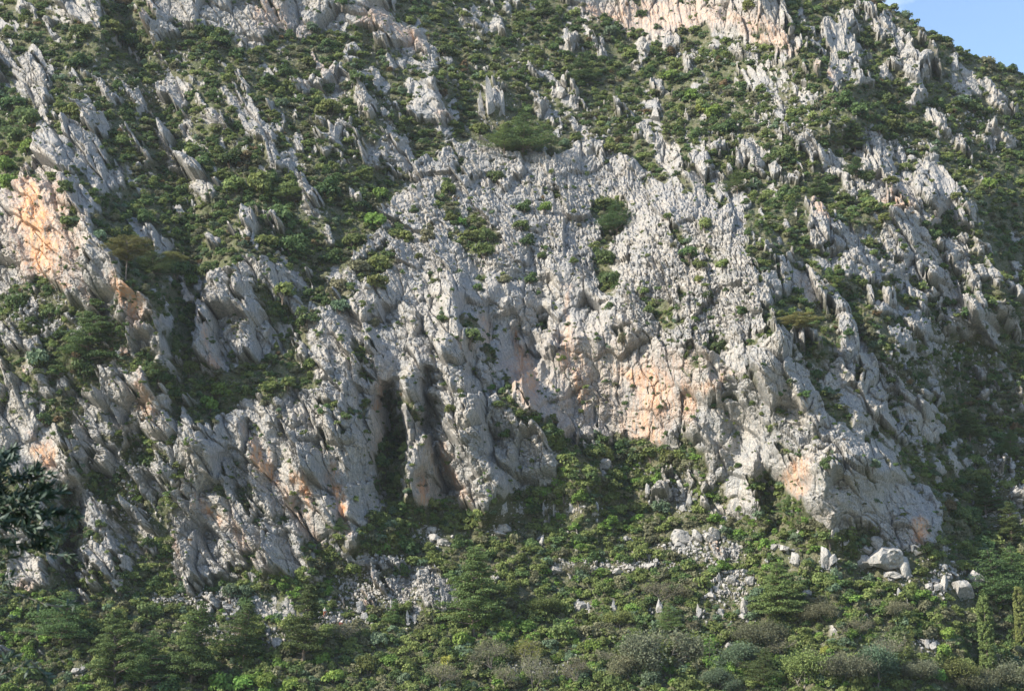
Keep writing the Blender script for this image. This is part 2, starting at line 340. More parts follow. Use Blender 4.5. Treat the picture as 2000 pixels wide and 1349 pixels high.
for pts, h, wl_, wr_ in RIDGES:
    assert pts[0][1] <= pts[-1][1]
    d, sd, en, ps_ = seg_dist(pts, GX + RWX, GY + RWY)
    ys_ = [q[1] for q in pts]; assert all(b > a for a, b in zip(ys_[:-1], ys_[1:]))
    xl = np.interp(GY + RWY, ys_, [q[0] for q in pts]); sd = np.clip((GX + RWX - xl) / 10, -1, 1)
    w = wl_ + (wr_ - wl_) * (.5 + .5 * sd)
    prof = np.exp(-d / w * 1.15) * (.5 - .5 * sd) + np.clip(1 - d / (1.7 * w), 0, 1) * (.5 + .5 * sd)
    if isinstance(h, list): h = blur(np.interp(GY + RWY, ys_, h), 2)
    H += h * prof * np.exp(-(en / 55.0) ** 2)
for pts, h, w in GULLIES:
    d, _, _, _ = seg_dist(pts, GX + WX, GY + WY)
    H -= h * np.exp(-(d / w) ** 2)
for cx, cy, a, b, g in OUT:
    H += min(2.6, 0.09 * (b + 8)) * (1 - ss(.3, 1.3, ell(cx, cy, a, b, g)))
H += 3.4 * fbm(GX / 120 + GY / 300, GY / 190, 5, 4) * (0.6 + 0.4 * R) + 1.5 * R * np.abs(fbm((GX - GY * .35) / 45, GY / 130, 6, 3))

SKYX = [-720, 600, 1000, 1400, 1700, 1720, 1740, 1765, 1787, 1812, 1837, 1862, 1887, 1912, 1937, 1962, 1990, 2100, 2720]
SKYY = [-500, -430, -330, -150, -6, 4, 20, 33, 51, 64, 78, 91, 103, 113, 123, 131, 143, 190, 420]
def skyline(px): return np.interp(px, SKYX, SKYY)

def ray(px, py):
    u = (px - 1000) / F; v = (674.5 - py) / F
    return u, math.cos(PITCH) - v * math.sin(PITCH), math.sin(PITCH) + v * math.cos(PITCH)

# integrate slope upwards along every column -> depth
Y = np.zeros_like(GX)
y = np.interp(gx, [-720, 0, 700, 1400, 2000, 2720], [205, 222, 226, 224, 226, 215]).astype(float)
u, dy_, dz_ = ray(gx, np.full(gx.shape, gy[-1])); z = y * dz_ / dy_
Y[-1] = y
for i in range(len(gy) - 2, -1, -1):
    u, dy_, dz_ = ray(gx, np.full(gx.shape, gy[i])); e2 = dz_ / dy_
    ts = np.tan(np.radians(SL[i]))
    yn = (z - y * ts) / (e2 - ts)
    yn = np.where((yn > y) & (yn < y + 12), yn, y + 0.3)
    z = yn * e2; y = yn; Y[i] = y
Yb = blur(Y, 5)
k_ = np.ones(121) / 121; Yw = np.array([np.convolve(np.pad(r_, 60, mode='edge'), k_, 'valid') for r_ in Yb]); Yb = .3 * Yb + .7 * Yw
Yb = Yb
Y = Yb - H

def grid_sample(A, px, py):
    fx = np.clip((px - gx[0]) / CS, 0, len(gx) - 1.001); fy = np.clip((py - gy[0]) / CS, 0, len(gy) - 1.001)
    ix = fx.astype(int); iy = fy.astype(int); fx = fx - ix; fy = fy - iy
    return (A[iy, ix] * (1 - fx) + A[iy, ix + 1] * fx) * (1 - fy) + (A[iy + 1, ix] * (1 - fx) + A[iy + 1, ix + 1] * fx) * fy

# ------------------------------------------------------------------ the mountainside mesh
STEP = 1.5
cx_ = np.concatenate([np.arange(-700, -30, 12), np.arange(-30, 2030, STEP), np.arange(2030, 2701, 12)])
ry_ = np.concatenate([np.arange(1660, 1380, -10), np.arange(1380, -22, -STEP), np.arange(-22, -501, -10)])
PX, PY = np.meshgrid(cx_, ry_)
sky_c = skyline(PX) + 2.5 * fbm(PX / 30, PX * 0, 3, 3)
over = np.maximum(0, sky_c - PY)                  # how far past the crest
PYc = np.maximum(PY, sky_c)
yy = grid_sample(Y, PX, PYc)
u, dy_, dz_ = ray(PX, PYc)
P = np.stack([yy * u / dy_, yy, yy * dz_ / dy_], -1)
P[..., 1] += over * 0.45; P[..., 2] -= over * 0.16

rr = grid_sample(R, PX, PY); smo = grid_sample(SMO, PX, PY); st = grid_sample(ST, PX, PY); rub = grid_sample(RUB, PX, PY)
# bedding: blades lean down to the right on the left and far right of the face, stand upright in the middle
A_x = np.interp(PX, [-700, 300, 650, 1050, 1400, 1750, 2700], [.42, .42, .36, .12, .16, .42, .42])
s = (PX - (PY - 650) * A_x) * 0.1; t = PY * 0.1
s = s + 1.1 * fbm(PX / 45, PY / 60, 11, 3); t = t + 1.6 * fbm(PX / 50, PY / 50, 12, 3)
s = s.astype(np.float32); t = t.astype(np.float32)
v1, e1, c1 = facet(s / 5.4, t / 8.6, 21, 1.7, -.35, .30)
v2, e2, c2 = facet(s / 2.3, t / 3.5, 22, 1.6, -.4, .34)
v3, e3, c3 = facet(s / 1.0, t / 1.4, 23, 1.5, -.35, .45)
v4, e4, c4 = facet(s / .62 + t * .1, t / .75, 24, 1.2, -.5, .5)
flute = fbm(s / 0.55, t / 9.0, 31, 3)
rough = fbm(PX / 5, PY / 6, 33, 3)
sm_ = (PX - (PY - 650) * .42) * .1; n_big = fbm(sm_ / 6, PY / 80, 41, 4); n_sm = fbm(sm_ / 2.0, PY / 29, 44, 4)
spark = ss(.12, .42, fbm(sm_ / 1.5, PY / 21, 71, 3)) * ss(-.2, .25, fbm(PX / 70, PY / 60, 72, 3)) * .62 * ss(.03, .2, rr)
rock = ss(.42, .54, rr + spark * (rr < .5) - .13 * (rr > .5) * (1 - smo) + .42 * n_big + .36 * n_sm + .16 * v2 - .10 * (1 - c2))
calm = .72 + .75 * fbm(PX / 90, PY / 110, 61, 3)
blade = (3.7 * (v1 + .5) * (.75 + .25 * e1) + calm * (1.35 * (v2 + .5) * (.65 + .35 * e2) + .42 * (v3 + .5) * (.5 + .5 * e3) +   .40 * (v4 + .5))) - .9 * (1 - c1) - .7 * (1 - c2) - .35 * (1 - c3)
rubble = (1.7 * (v1 + .5) + .9 * (v2 + .5) * (.6 + .4 * e2) + .85 * (v3 + .5) * (.4 + .6 * e3) + .75 * (v4 + .5) * (.3 + .7 * e4)) - .5 * (1 - c3) - .4 * (1 - c4)
slab = (.55 * (v1 + .5) + .30 * (v2 + .5) + .24 * (v3 + .5) + .10 * (v4 + .5) + .20 * flute + 1.5 * fbm(s / 2.6, t / 13, 35, 4) + .8) - .22 * (1 - c1) - .12 * (1 - c2)
hd = blade * (1 - rub) + rubble * rub
hd = hd * (1 - .88 * smo) + slab * (.88 * smo) + (1 - .6 * smo) * (.22 * rough + .16 * fbm(PX / 2.6, PY / 3.0, 34, 2)) + .10 * flute
veg = .5 + .9 * fbm(PX / 22, PY / 20, 51, 4) + .22 * rough
fade = 1 - ss(0, 60, over)
hd = hd * (.38 + .62 * ss(.2, .75, rr))
hh = (rock * (hd + .35) + (1 - rock) * veg) * (.35 + .65 * fade)
P[..., 1] += -0.80 * hh; P[..., 2] += (.34 - .18 * rub) * hh; P[..., 0] += (-.20 * rock * (hd - 1.5))

nr, nc = PX.shape
idx = np.arange(nr * nc, dtype=np.int32).reshape(nr, nc)
quads = np.stack([idx[:-1, :-1], idx[:-1, 1:], idx[1:, 1:], idx[1:, :-1]], -1).reshape(-1, 4)

# ---- materials
def nodes_of(name):
    m = bpy.data.materials.new(name); m.use_nodes = True
    nt = m.node_tree; b = nt.nodes['Principled BSDF']
    return m, nt, nt.nodes, nt.links, b
def mixc(N, L, fac, c1, c2, blend='MIX'):
    m = N.new('ShaderNodeMixRGB'); m.blend_type = blend
    for k, v in (('Fac', fac), ('Color1', c1), ('Color2', c2)):
        if isinstance(v, (int, float)): m.inputs[k].default_value = v
        elif isinstance(v, tuple): m.inputs[k].default_value = (*v, 1) if len(v) == 3 else v
        else: L.new(v, m.inputs[k])
    return m.outputs['Color']
def noise(N, L, vec, scale, detail=4, rough=.6, lo=.35, hi=.65):
    n = N.new('ShaderNodeTexNoise'); n.inputs['Scale'].default_value = scale; n.inputs['Detail'].default_value = detail
    n.inputs['Roughness'].default_value = rough; L.new(vec, n.inputs['Vector'])
    r = N.new('ShaderNodeMapRange'); r.inputs['From Min'].default_value = lo; r.inputs['From Max'].default_value = hi
    L.new(n.outputs['Fac'], r.inputs['Value']); return r.outputs['Result'], n.outputs['Fac']
def mapped(N, L, src, scale):
    m = N.new('ShaderNodeMapping'); m.inputs['Scale'].default_value = scale; L.new(src, m.inputs['Vector']); return m.outputs['Vector']

def rock_colour(N, L, vec, stain):
    a, _ = noise(N, L, vec, .16, 4, .55, .38, .62)
    c = mixc(N, L, a, (.285, .288, .288), (.375, .352, .318))
    b, _ = noise(N, L, mapped(N, L, vec, (1.9, 1.9, .13)), .9, 5, .68, .46, .68)
    c = mixc(N, L, b, c, (.165, .180, .195))
    d, _ = noise(N, L, mapped(N, L, vec, (1, 1, .5)), 1.7, 4, .7, .50, .74)
    c = mixc(N, L, d, c, (.46, .43, .385))
    e, _ = noise(N, L, mapped(N, L, vec, (1, 1, .7)), 3.6, 3, .75, .53, .66)
    c = mixc(N, L, e, c, (.15, .145, .135))
    if stain is not None:
        g, _ = noise(N, L, mapped(N, L, vec, (1, 1, .16)), 1.1, 5, .72, .40, .60)
        mm = N.new('ShaderNodeMath'); mm.operation = 'MULTIPLY'; L.new(g, mm.inputs[0]); L.new(stain, mm.inputs[1]); mm.use_clamp = True
        c = mixc(N, L, mm.outputs[0], c, (.58, .27, .12))
        g2, _ = noise(N, L, mapped(N, L, vec, (1, 1, .5)), 1.1, 3, .7, .56, .70)
        m2 = N.new('ShaderNodeMath'); m2.operation = 'MULTIPLY'; L.new(g2, m2.inputs[0]); L.new(mm.outputs[0], m2.inputs[1])
        c = mixc(N, L, m2.outputs[0], c, (.36, .14, .05))
        m3 = N.new('ShaderNodeMath'); m3.operation = 'MULTIPLY'; L.new(stain, m3.inputs[0]); m3.inputs[1].default_value = .28; m3.use_clamp = True
        c = mixc(N, L, m3.outputs[0], c, (.50, .385, .26))
    return c

m_ter, nt, N, L, B = nodes_of('limestone_and_scrub_soil')
geo = N.new('ShaderNodeTexCoord').outputs['Object']
at_r = N.new('ShaderNodeAttribute'); at_r.attribute_name = 'rock'
at_s = N.new('ShaderNodeAttribute'); at_s.attribute_name = 'stain'
rc = rock_colour(N, L, geo, at_s.outputs['Fac'])
ga, _ = noise(N, L, geo, .35, 4, .6, .40, .62)
gc = mixc(N, L, ga, (.066, .080, .036), (.125, .116, .070))
gb, _ = noise(N, L, geo, 2.2, 4, .7, .45, .65)
gc = mixc(N, L, gb, gc, (.070, .082, .042))
gd, _ = noise(N, L, geo, 1.9, 6, .8, .54, .66)
gc = mixc(N, L, gd, gc, (.27, .255, .225))
fin = mixc(N, L, at_r.outputs['Fac'], gc, rc)
L.new(fin, B.inputs['Base Color']); B.inputs['Roughness'].default_value = .95
B.inputs['Specular IOR Level'].default_value = .15
_, nb = noise(N, L, mapped(N, L, geo, (1.5, 1.5, .8)), 3.0, 6, .72)
bp = N.new('ShaderNodeBump'); bp.inputs['Strength'].default_value = .85; bp.inputs['Distance'].default_value = .35
L.new(nb, bp.inputs['Height']); L.new(bp.outputs['Normal'], B.inputs['Normal'])

me = mesh_from('mountainside', P.reshape(-1, 3), quads, m_ter, smooth=False)
for nm, arr in (('rock', rock), ('stain', st * rock)):
    a = me.attributes.new(nm, 'FLOAT', 'POINT'); a.data.foreach_set('value', arr.astype(np.float32).ravel())
terrain = link('mountainside', me); tag(terrain, kind='structure')

def at(px, py):
    """point of the finished mountainside surveyed at photo position px, py (world metres), plus rock share there"""
    j = int(np.clip(np.searchsorted(cx_, px), 1, nc - 2)); i = int(np.clip(np.searchsorted(-ry_, -py), 1, nr - 2))
    return Vector(P[i, j].tolist()), float(rock[i, j])
def seen_at(px, py):
    """like at(), corrected for the small lift of the detailed relief, so it is the spot seen there"""
    qy = py
    for _ in range(3):
        p, r = at(px, qy)
        v = (p.z * math.cos(PITCH) - p.y * math.sin(PITCH)) / (p.y * math.cos(PITCH) + p.z * math.sin(PITCH))
        sy = 674.5 - v * F
        qy += (py - sy) * .8
    return at(px, qy)
def m_per_px(p): return p.y / F * 1.0

# valley between the viewpoint and the foot of the mountain
vy = np.concatenate([np.linspace(-120, 0, 10), np.linspace(4, 230, 90)]); vx = np.linspace(-420, 420, 150)
VX, VY = np.meshgrid(vx, vy)
foot = np.interp(VX, P[0, :, 0], P[0, :, 1]); footz = np.interp(VX, P[0, :, 0], P[0, :, 2])
tt = np.clip(VY / foot, None, 1.0)
VZ = np.interp(tt, [-.6, 0, .02, .25, .6, .86, 1.0], [2, -1.65, -1.8, -24, -38, -34, 0]) ; VZ = np.where(tt > .86, -34 + (tt - .86) / .14 * (footz + 34.3), VZ)
VZ = VZ + fbm(VX / 9, VY / 9, 61, 3) * .8 * ss(.05, .2, tt) * (1 - ss(.8, .98, tt))
VY2 = np.where(VY > 0, tt * foot, VY)
ii = np.arange(VX.size).reshape(VX.shape)
m_gr, nt, N, L, B = nodes_of('valley_grass')
g = N.new('ShaderNodeTexCoord').outputs['Object']; a, _ = noise(N, L, g, .25, 4)
L.new(mixc(N, L, a, (.05, .07, .03), (.11, .10, .05)), B.inputs['Base Color']); B.inputs['Roughness'].default_value = .95
vm = mesh_from('ground', np.stack([VX, VY2, VZ], -1).reshape(-1, 3), np.stack([ii[:-1, :-1], ii[:-1, 1:], ii[1:, 1:], ii[1:, :-1]], -1).reshape(-1, 4), m_gr, True)
tag(link('ground', vm), kind='structure')

# ------------------------------------------------------------------ foliage
def leaf_mat(name, c1, c2, rnd=True, trans=.34):
    m, nt, N, L, B = nodes_of(name)
    g = N.new('ShaderNodeNewGeometry'); oi = N.new('ShaderNodeObjectInfo')
    c = mixc(N, L, g.outputs['Random Per Island'], c1, c2)
    hs = N.new('ShaderNodeHueSaturation'); L.new(c, hs.inputs['Color'])
    r = N.new('ShaderNodeMapRange'); r.inputs['To Min'].default_value = .72; r.inputs['To Max'].default_value = 1.3
    L.new(oi.outputs['Random'], r.inputs['Value']); L.new(r.outputs['Result'], hs.inputs['Value'])
    r2 = N.new('ShaderNodeMapRange'); r2.inputs['To Min'].default_value = .475; r2.inputs['To Max'].default_value = .52
    mu = N.new('ShaderNodeMath'); mu.operation = 'MULTIPLY'; mu.inputs[1].default_value = 7.31; fr = N.new('ShaderNodeMath'); fr.operation = 'FRACT'
    L.new(oi.outputs['Random'], mu.inputs[0]); L.new(mu.outputs[0], fr.inputs[0]); L.new(fr.outputs[0], r2.inputs['Value']); L.new(r2.outputs['Result'], hs.inputs['Hue'])
    L.new(hs.outputs['Color'], B.inputs['Base Color']); B.inputs['Roughness'].default_value = .75
    B.inputs['Specular IOR Level'].default_value = .25
    tr = N.new('ShaderNodeBsdfTranslucent'); L.new(hs.outputs['Color'], tr.inputs['Color'])
    mx = N.new('ShaderNodeMixShader'); mx.inputs[0].default_value = trans
    L.new(B.outputs[0], mx.inputs[1]); L.new(tr.outputs[0], mx.inputs[2]); L.new(mx.outputs[0], N['Material Output'].inputs['Surface'])
    return m
KIND = {  # colour pairs of each sort of foliage
 'd': ((.056, .100, .038), (.110, .165, .058)),
 'o': ((.108, .150, .046), (.188, .225, .078)),
 'b': ((.100, .185, .040), (.175, .275, .064)),
 'y': ((.200, .240, .050), (.270, .300, .075)),
 'g': ((.098, .155, .092), (.155, .215, .132)),
 's': ((.125, .135, .076), (.195, .195, .120)),
 'r': ((.135, .100, .052), (.185, .135, .078)),
 'p': ((.068, .120, .040), (.132, .182, .062)),
 'u': ((.140, .148, .050), (.215, .205, .075)),
 'v': ((.100, .120, .074), (.148, .160, .106)),
}
MAT = {k: leaf_mat('foliage_' + k, *v) for k, v in KIND.items()}
m_bark, nt, N, L, B = nodes_of('bark')
g = N.new('ShaderNodeTexCoord').outputs['Object']; a, _ = noise(N, L, mapped(N, L, g, (4, 4, 1)), 4, 4)
L.new(mixc(N, L, a, (.10, .075, .055), (.22, .18, .15)), B.inputs['Base Color']); B.inputs['Roughness'].default_value = .9
m_grey, nt, N, L, B = nodes_of('bare_grey_bark')
g = N.new('ShaderNodeTexCoord').outputs['Object']; a, _ = noise(N, L, g, 5, 4)
L.new(mixc(N, L, a, (.13, .115, .10), (.25, .225, .20)), B.inputs['Base Color']); B.inputs['Roughness'].default_value = .9

def cards(pts, nrm, size, g, stretch=1.5):
    """leaf clumps: one small bent quad per point"""
    n = len(pts); nrm = nrm / (np.linalg.norm(nrm, axis=1, keepdims=True) + 1e-9)
    r = g.normal(size=(n, 3)); a = np.cross(nrm, r); a /= np.linalg.norm(a, axis=1, keepdims=True) + 1e-9
    b = np.cross(nrm, a); sz = (size * g.uniform(.6, 1.4, n))[:, None]
    q = np.stack([pts - a * sz * stretch * .5 , pts - b * sz * .5 + nrm * sz * .15, pts + a * sz * stretch * .5, pts + b * sz * .5], 1)
    return q.reshape(-1, 3), np.arange(4 * n).reshape(n, 4)
def join(parts):
    vs, fs, o = [], [], 0
    for v, f in parts: vs.append(v); fs.append(f + o); o += len(v)
    return np.concatenate(vs), np.concatenate(fs)
def tube(pts, r0, r1, seg=6):
    pts = [np.array(p, float) for p in pts]; n = len(pts); vs = []
    for i, p in enumerate(pts):
        d = pts[min(i + 1, n - 1)] - pts[max(i - 1, 0)]; d /= np.linalg.norm(d) + 1e-9
        a = np.cross(d, [.31, .2, .93] if abs(d[2]) < .9 else [1, 0, 0]); a /= np.linalg.norm(a); b = np.cross(d, a)
        r = r0 + (r1 - r0) * i / (n - 1)
        for k in range(seg):
            w = 2 * math.pi * k / seg; vs.append(p + r * (a * math.cos(w) + b * math.sin(w)))
    fs = [[i * seg + k, i * seg + (k + 1) % seg, (i + 1) * seg + (k + 1) % seg, (i + 1) * seg + k] for i in range(n - 1) for k in range(seg)]
    return np.array(vs), np.array(fs)

def lobes_cards(g, lobes, n, size, outw=1.0, flat=0.0, cull=.55):
    """leaf points over the outside of a set of lobes (cx,cy,cz,rx,ry,rz)"""
    lobes = np.array(lobes); wgt = (lobes[:, 3] * lobes[:, 5]) ; wgt = wgt / wgt.sum()
    k = g.choice(len(lobes), n, p=wgt); d = g.normal(size=(n, 3)); d /= np.linalg.norm(d, axis=1, keepdims=True)
    d[:, 2] = np.where(d[:, 2] < -.35, -d[:, 2] * .6, d[:, 2]); rr_ = g.uniform(.62, 1.06, n)[:, None]
    c = lobes[k]; p = c[:, :3] + d * c[:, 3:] * rr_
    # drop leaves buried in other lobes
    keep = np.ones(n, bool)
    for i, l in enumerate(lobes):
        q = ((p - l[:3]) / l[3:]); keep &= ~((np.linalg.norm(q, axis=1) < cull) & (k != i))
    p, d = p[keep], d[keep]
    nr_ = d * outw + g.normal(size=p.shape) * .55 + np.array([0, 0, flat])
    return cards(p, nr_, np.full(len(p), size), g)

def bush_mesh(seed, kind, n=1150, nl=10, size=.135):
    """unit bush: radius 1, height ~1.5, standing on z=0"""
    g = np.random.default_rng(seed); L_ = [(0, 0, .6, .62, .62, .6)]
    for i in range(nl):
        a = g.uniform(0, 6.28); r = g.uniform(.25, .68); rz = g.uniform(.26, .42)
        L_.append((r * math.cos(a), r * math.sin(a), g.uniform(.35, 1.15) * (1 - .3 * r), rz * g.uniform(.9, 1.25), rz * g.uniform(.9, 1.25), rz))
    v, f = lobes_cards(g, L_, n, size)
    return mesh_from('bush_foliage', v, f, MAT[kind])
def stem_mesh(seed):
    g = np.random.default_rng(seed); ps = []
    for i in range(4):
        a = g.uniform(0, 6.28); ps.append(tube([(0, 0, -.4), (.08 * math.cos(a), .08 * math.sin(a), .1), (.4 * math.cos(a), .4 * math.sin(a), .75)], .05, .02, 5))
    return mesh_from('stem', *join(ps), m_bark, True)

def pine_mesh(seed, kind='p', n=17000, spread=.34, umbrella=0.0, nb=54):
    """unit pine: height 1; tiers of flattened needle clumps round a tapering stem"""
    g = np.random.default_rng(seed); L_, br = [], []; lop = g.uniform(.1, .5); la = g.uniform(0, 6.28)
    for i in range(nb):
        h = .16 + .80 * ((i + g.uniform(0, 1)) / nb); a = i * 2.4 + g.uniform(-.5, .5)
        prof = (1 - h) ** .75 * (1 - umbrella) + umbrella * (max(0, math.sin(min(1, max(0, (h - .45) / .55)) * 3.1)) ** .6)
        r = spread * prof * g.uniform(.4, 1.35) * (1 + lop * math.cos(a - la))
        if g.random() < .16: continue
        if umbrella > .5 and h < .45: continue
        x, y_ = r * math.cos(a), r * math.sin(a); s_ = .038 + .095 * prof * g.uniform(.7, 1.2) * (spread / .34)
        L_.append((x, y_, h + .02, s_ * 1.3, s_ * 1.3, s_ * .42)); L_.append((x * .6, y_ * .6, h, s_, s_, s_ * .45))
        br.append(tube([(0, 0, h - .04), (x * .5, y_ * .5, h - .02), (x, y_, h)], .008, .003, 4))
    v, f = lobes_cards(g, L_, n, .0145, .6, .8, .3)
    crown = mesh_from('pine_crown', v, f, MAT[kind])
    w = g.uniform(-.02, .02, 4)
    br.append(tube([(0, 0, -.06), (w[0], w[1], .35), (w[2], w[3], .7), (0, 0, .97)], .022, .004, 7))
    trunk = mesh_from('pine_trunk', *join(br), m_bark, True)
    return crown, trunk

def cypress_mesh(seed, kind='o', wide=.105, top=.5, n=17000):
    g = np.random.default_rng(seed); L_ = []
    for i in range(300):
        h = .03 + .95 * g.uniform() ; w = wide * (min(1, (1 - h) / .22 + top * .5) ** .7) * (.75 + .25 * min(1, h / .12)); a = g.uniform(0, 6.28)
        L_.append((w * .78 * math.cos(a), w * .78 * math.sin(a), h, wide * .24, wide * .24, .030))
    v, f = lobes_cards(g, L_, n, .015, .9, .3, 0)
    crown = mesh_from('cypress_crown', v, f, MAT[kind])
    trunk = mesh_from('cypress_trunk', *tube([(0, 0, -.05), (0, 0, .4), (0, 0, .9)], .016, .004, 7), m_bark, True)
    return crown, trunk

def twig_tree_mesh(seed, kind='v', leaves=9500, spread=.45):
    """half-bare grey tree: forking limbs, thin haze of small leaves"""
    g = np.random.default_rng(seed); ps, tips = [], []
    def grow(p, d, l, r, dep):
        q = p + d * l; m = (p + q) / 2 + g.normal(size=3) * l * .07
        ps.append(tube([p, m, q], r, r * .65, 5 if dep < 2 else 3))
        if dep >= 5: tips.append(q); return
        if dep >= 2: tips.append(q); tips.append(m)
        for k in range(3 if dep < 3 else 2):
            nd = d + g.normal(size=3) * .52; nd[2] = abs(nd[2]) * .7 + .12; nd /= np.linalg.norm(nd)
            grow(q, nd, l * g.uniform(.66, .86), r * .62, dep + 1)
    for k in range(3):
        d0 = np.array([g.normal() * .35, g.normal() * .35, 1.0]); d0 /= np.linalg.norm(d0); grow(np.array([0, 0, -.05]), d0, .20, .011, 0)
    tips = np.array(tips); k = g.choice(len(tips), leaves); p = tips[k] + g.normal(size=(leaves, 3)) * .055
    v, f = cards(p, g.normal(size=p.shape) + [0, 0, .4], np.full(leaves, .019), g)
    sc_ = 1 / max(.5, float(p[:, 2].max()))
    return mesh_from('twig_crown', v * sc_, f, MAT[kind]), mesh_from('twig_limbs', *join([(a * sc_, b) for a, b in ps]), m_grey, True)

BUSH = {k: [bush_mesh(100 + 10 * i + j, k) for j in range(4)] for i, k in enumerate('dobygsr')}
STEMS = [stem_mesh(5 + i) for i in range(3)]
PINE = [pine_mesh(200 + i, 'p', spread=sp) for i, sp in enumerate((.34, .28, .44, .52, .36, .30, .40))]
PINE_D = [pine_mesh(220 + i, 'd', spread=sp) for i, sp in enumerate((.40, .55))]
PINE_U = [pine_mesh(240, 'u', spread=.5, umbrella=.7), pine_mesh(241, 'u', spread=.42, umbrella=.85)]
TWIG = [twig_tree_mesh(300 + i, kk) for i, kk in enumerate('vogs')]; TWIG_B = [twig_tree_mesh(310 + i, 's', 1500) for i in range(2)]

# ---- naming places, so every plant and stone can be pointed at
PLACES = [  # cx, cy, phrase
 (75,450,'the orange-streaked cliff at upper left'),(245,570,'the tall pale slanting slab'),(160,300,'the grey crag at upper left'),(60,860,'the pale slab with ochre patches'),
 (300,130,'the dark gully top left'),(350,560,'the deep shaded gully'),(430,620,'the pale pinnacle beside the dark gully'),(540,40,'the fluted cliff along the top edge'),
 (430,220,'the leaning slabs at upper left'),(640,290,'the grey rib above the green gully'),(830,215,'the blocky fluted crag'),(960,190,'the pointed stone tower'),
 (700,430,'the green gully left of the rubble dome'),(560,420,'the scrubby bowl at left centre'),(900,330,'the top of the rubble dome'),(930,450,'the middle of the rubble dome'),
 (740,520,'the left shoulder of the rubble dome'),(1190,430,'the right half of the rubble dome'),(1380,540,'the ledges right of the dome'),(1120,150,'the open scrub slope at top centre'),
 (1310,30,'the long tan cliff along the top edge'),(1400,200,'the bright green hollow at upper right'),(1640,120,'the tall tan slabs near the skyline'),(1680,220,'the shadowed hollow below the tan slabs'),
 (1900,130,'the skyline ridge'),(1300,290,'the broken rocks above the dome'),(1560,330,'the slope above the right buttress'),(1800,340,'the pale shelf of the right buttress'),
 (1760,500,'the blocky right buttress'),(1950,480,'the shadowed slope at the right edge'),(1600,620,'the shaded flank right of the main arete'),(1700,780,'the shadowed lower flank'),
 (1900,680,'the broken ribs at the right edge'),(1870,880,'the dark gully right of the flank'),(900,640,'the black notch in the main wall'),(850,800,'the long leaning ribs'),
 (700,760,'the grey fluted face'),(560,720,'the brushy ledge over the orange streaks'),(620,960,'the wall with orange streaks'),(770,900,'the dark cleft between the ribs'),
 (1030,740,'the smooth curved wall'),(1280,790,'the big pale wall stained with ochre'),(1420,800,'the grey slabs right of the ochre wall'),(1650,980,'the grey slab buttress at lower right'),
 (1440,960,'the fluted outcrop under the ochre wall'),(150,700,'the pines below the orange cliff'),(310,740,'the ledges under the shaded gully'),(250,930,'the broken wall at lower left'),
 (400,780,'the green chute left of the striped wall'),(400,1000,'the foot of the striped wall'),(90,1080,'the white slabs behind the olive branch'),(180,1200,'the slope under the white slabs'),
 (330,1200,'the brushy foot of the left wall'),(230,1310,'the pine grove at bottom left'),(480,1320,'the bright green thicket on the bottom edge'),(620,1220,'the two hikers'),
 (770,1150,'the stony patch on the lower slope'),(790,1060,'the brush below the leaning ribs'),(930,1180,'the tall pine on the lower slope'),(880,1290,'the green brush at bottom centre'),
 (1090,980,'the row of standing stones'),(1220,900,'the brush along the foot of the ochre wall'),(1150,1120,'the middle of the lower slope'),(1360,1050,'the stacked pale blocks'),
 (1300,1190,'the thicket below the pale blocks'),(1100,1300,'the bare trees at bottom centre'),(1330,1290,'the grey half-bare trees'),(1450,1120,'the small white blocks on the lower slope'),
 (1540,1180,'the slender pine right of the white blocks'),(1610,1080,'the split rock tower'),(1720,1090,'the big round boulder'),(1790,1060,'the brown alcove'),
 (1860,1150,'the tumbled blocks at lower right'),(1700,1200,'the brown thicket below the round boulder'),(1620,1310,'the silvery trees on the bottom edge'),(1780,1270,'the ivy-clad stump'),
 (1900,1250,'the tall cypress'),(1960,1100,'the layered pines at the right edge'),
]
WHERE = ['at', 'just left of', 'just right of', 'just above', 'just below']
def place_of(px, py):
    d = [((px - c[0]) ** 2 + ((py - c[1]) * 1.1) ** 2, c) for c in PLACES]
    d, c = min(d, key=lambda q: q[0]); dx, dy = px - c[0], py - c[1]
    if abs(dx) < 22 and abs(dy) < 22: return 'at ' + c[2]
    if abs(dx) > abs(dy): return ('right of ' if dx > 0 else 'left of ') + c[2]
    return ('below ' if dy > 0 else 'above ') + c[2]
REG = []      # (object, head text, px, py, r, place)
def register(o, head, px, py, r, cat, group):
    o['category'] = cat; o['group'] = group; REG.append((o, head, px, py, r, place_of(px, py)))

KNAME = {'d': 'dark green', 'o': 'olive green', 'b': 'bright green', 'y': 'yellow-green', 'g': 'blue-green', 's': 'brownish', 'r': 'russet'}
BCOUNT = 0
def put_bush(px, py, r, kind):
    """py is the middle of the crown; r its radius in photo px"""
    global BCOUNT
    p, rk = seen_at(px, py + r * .62); k = m_per_px(p); R_ = r * k
    root = empty('bush', (p.x, p.y, p.z - .12 * R_), random.uniform(0, 6.28))
    o = link('foliage', random.choice(BUSH[kind]), root)
    o.scale = (R_ * 1.05, R_ * 1.05, R_ * random.uniform(1.0, 1.25))
    if r >= 9:
        s_ = link('stem', random.choice(STEMS), root); s_.scale = (R_, R_, R_)
    register(root, KNAME[kind], px, py, r, 'bush', 'bushes growing on the mountainside'); BCOUNT += 1

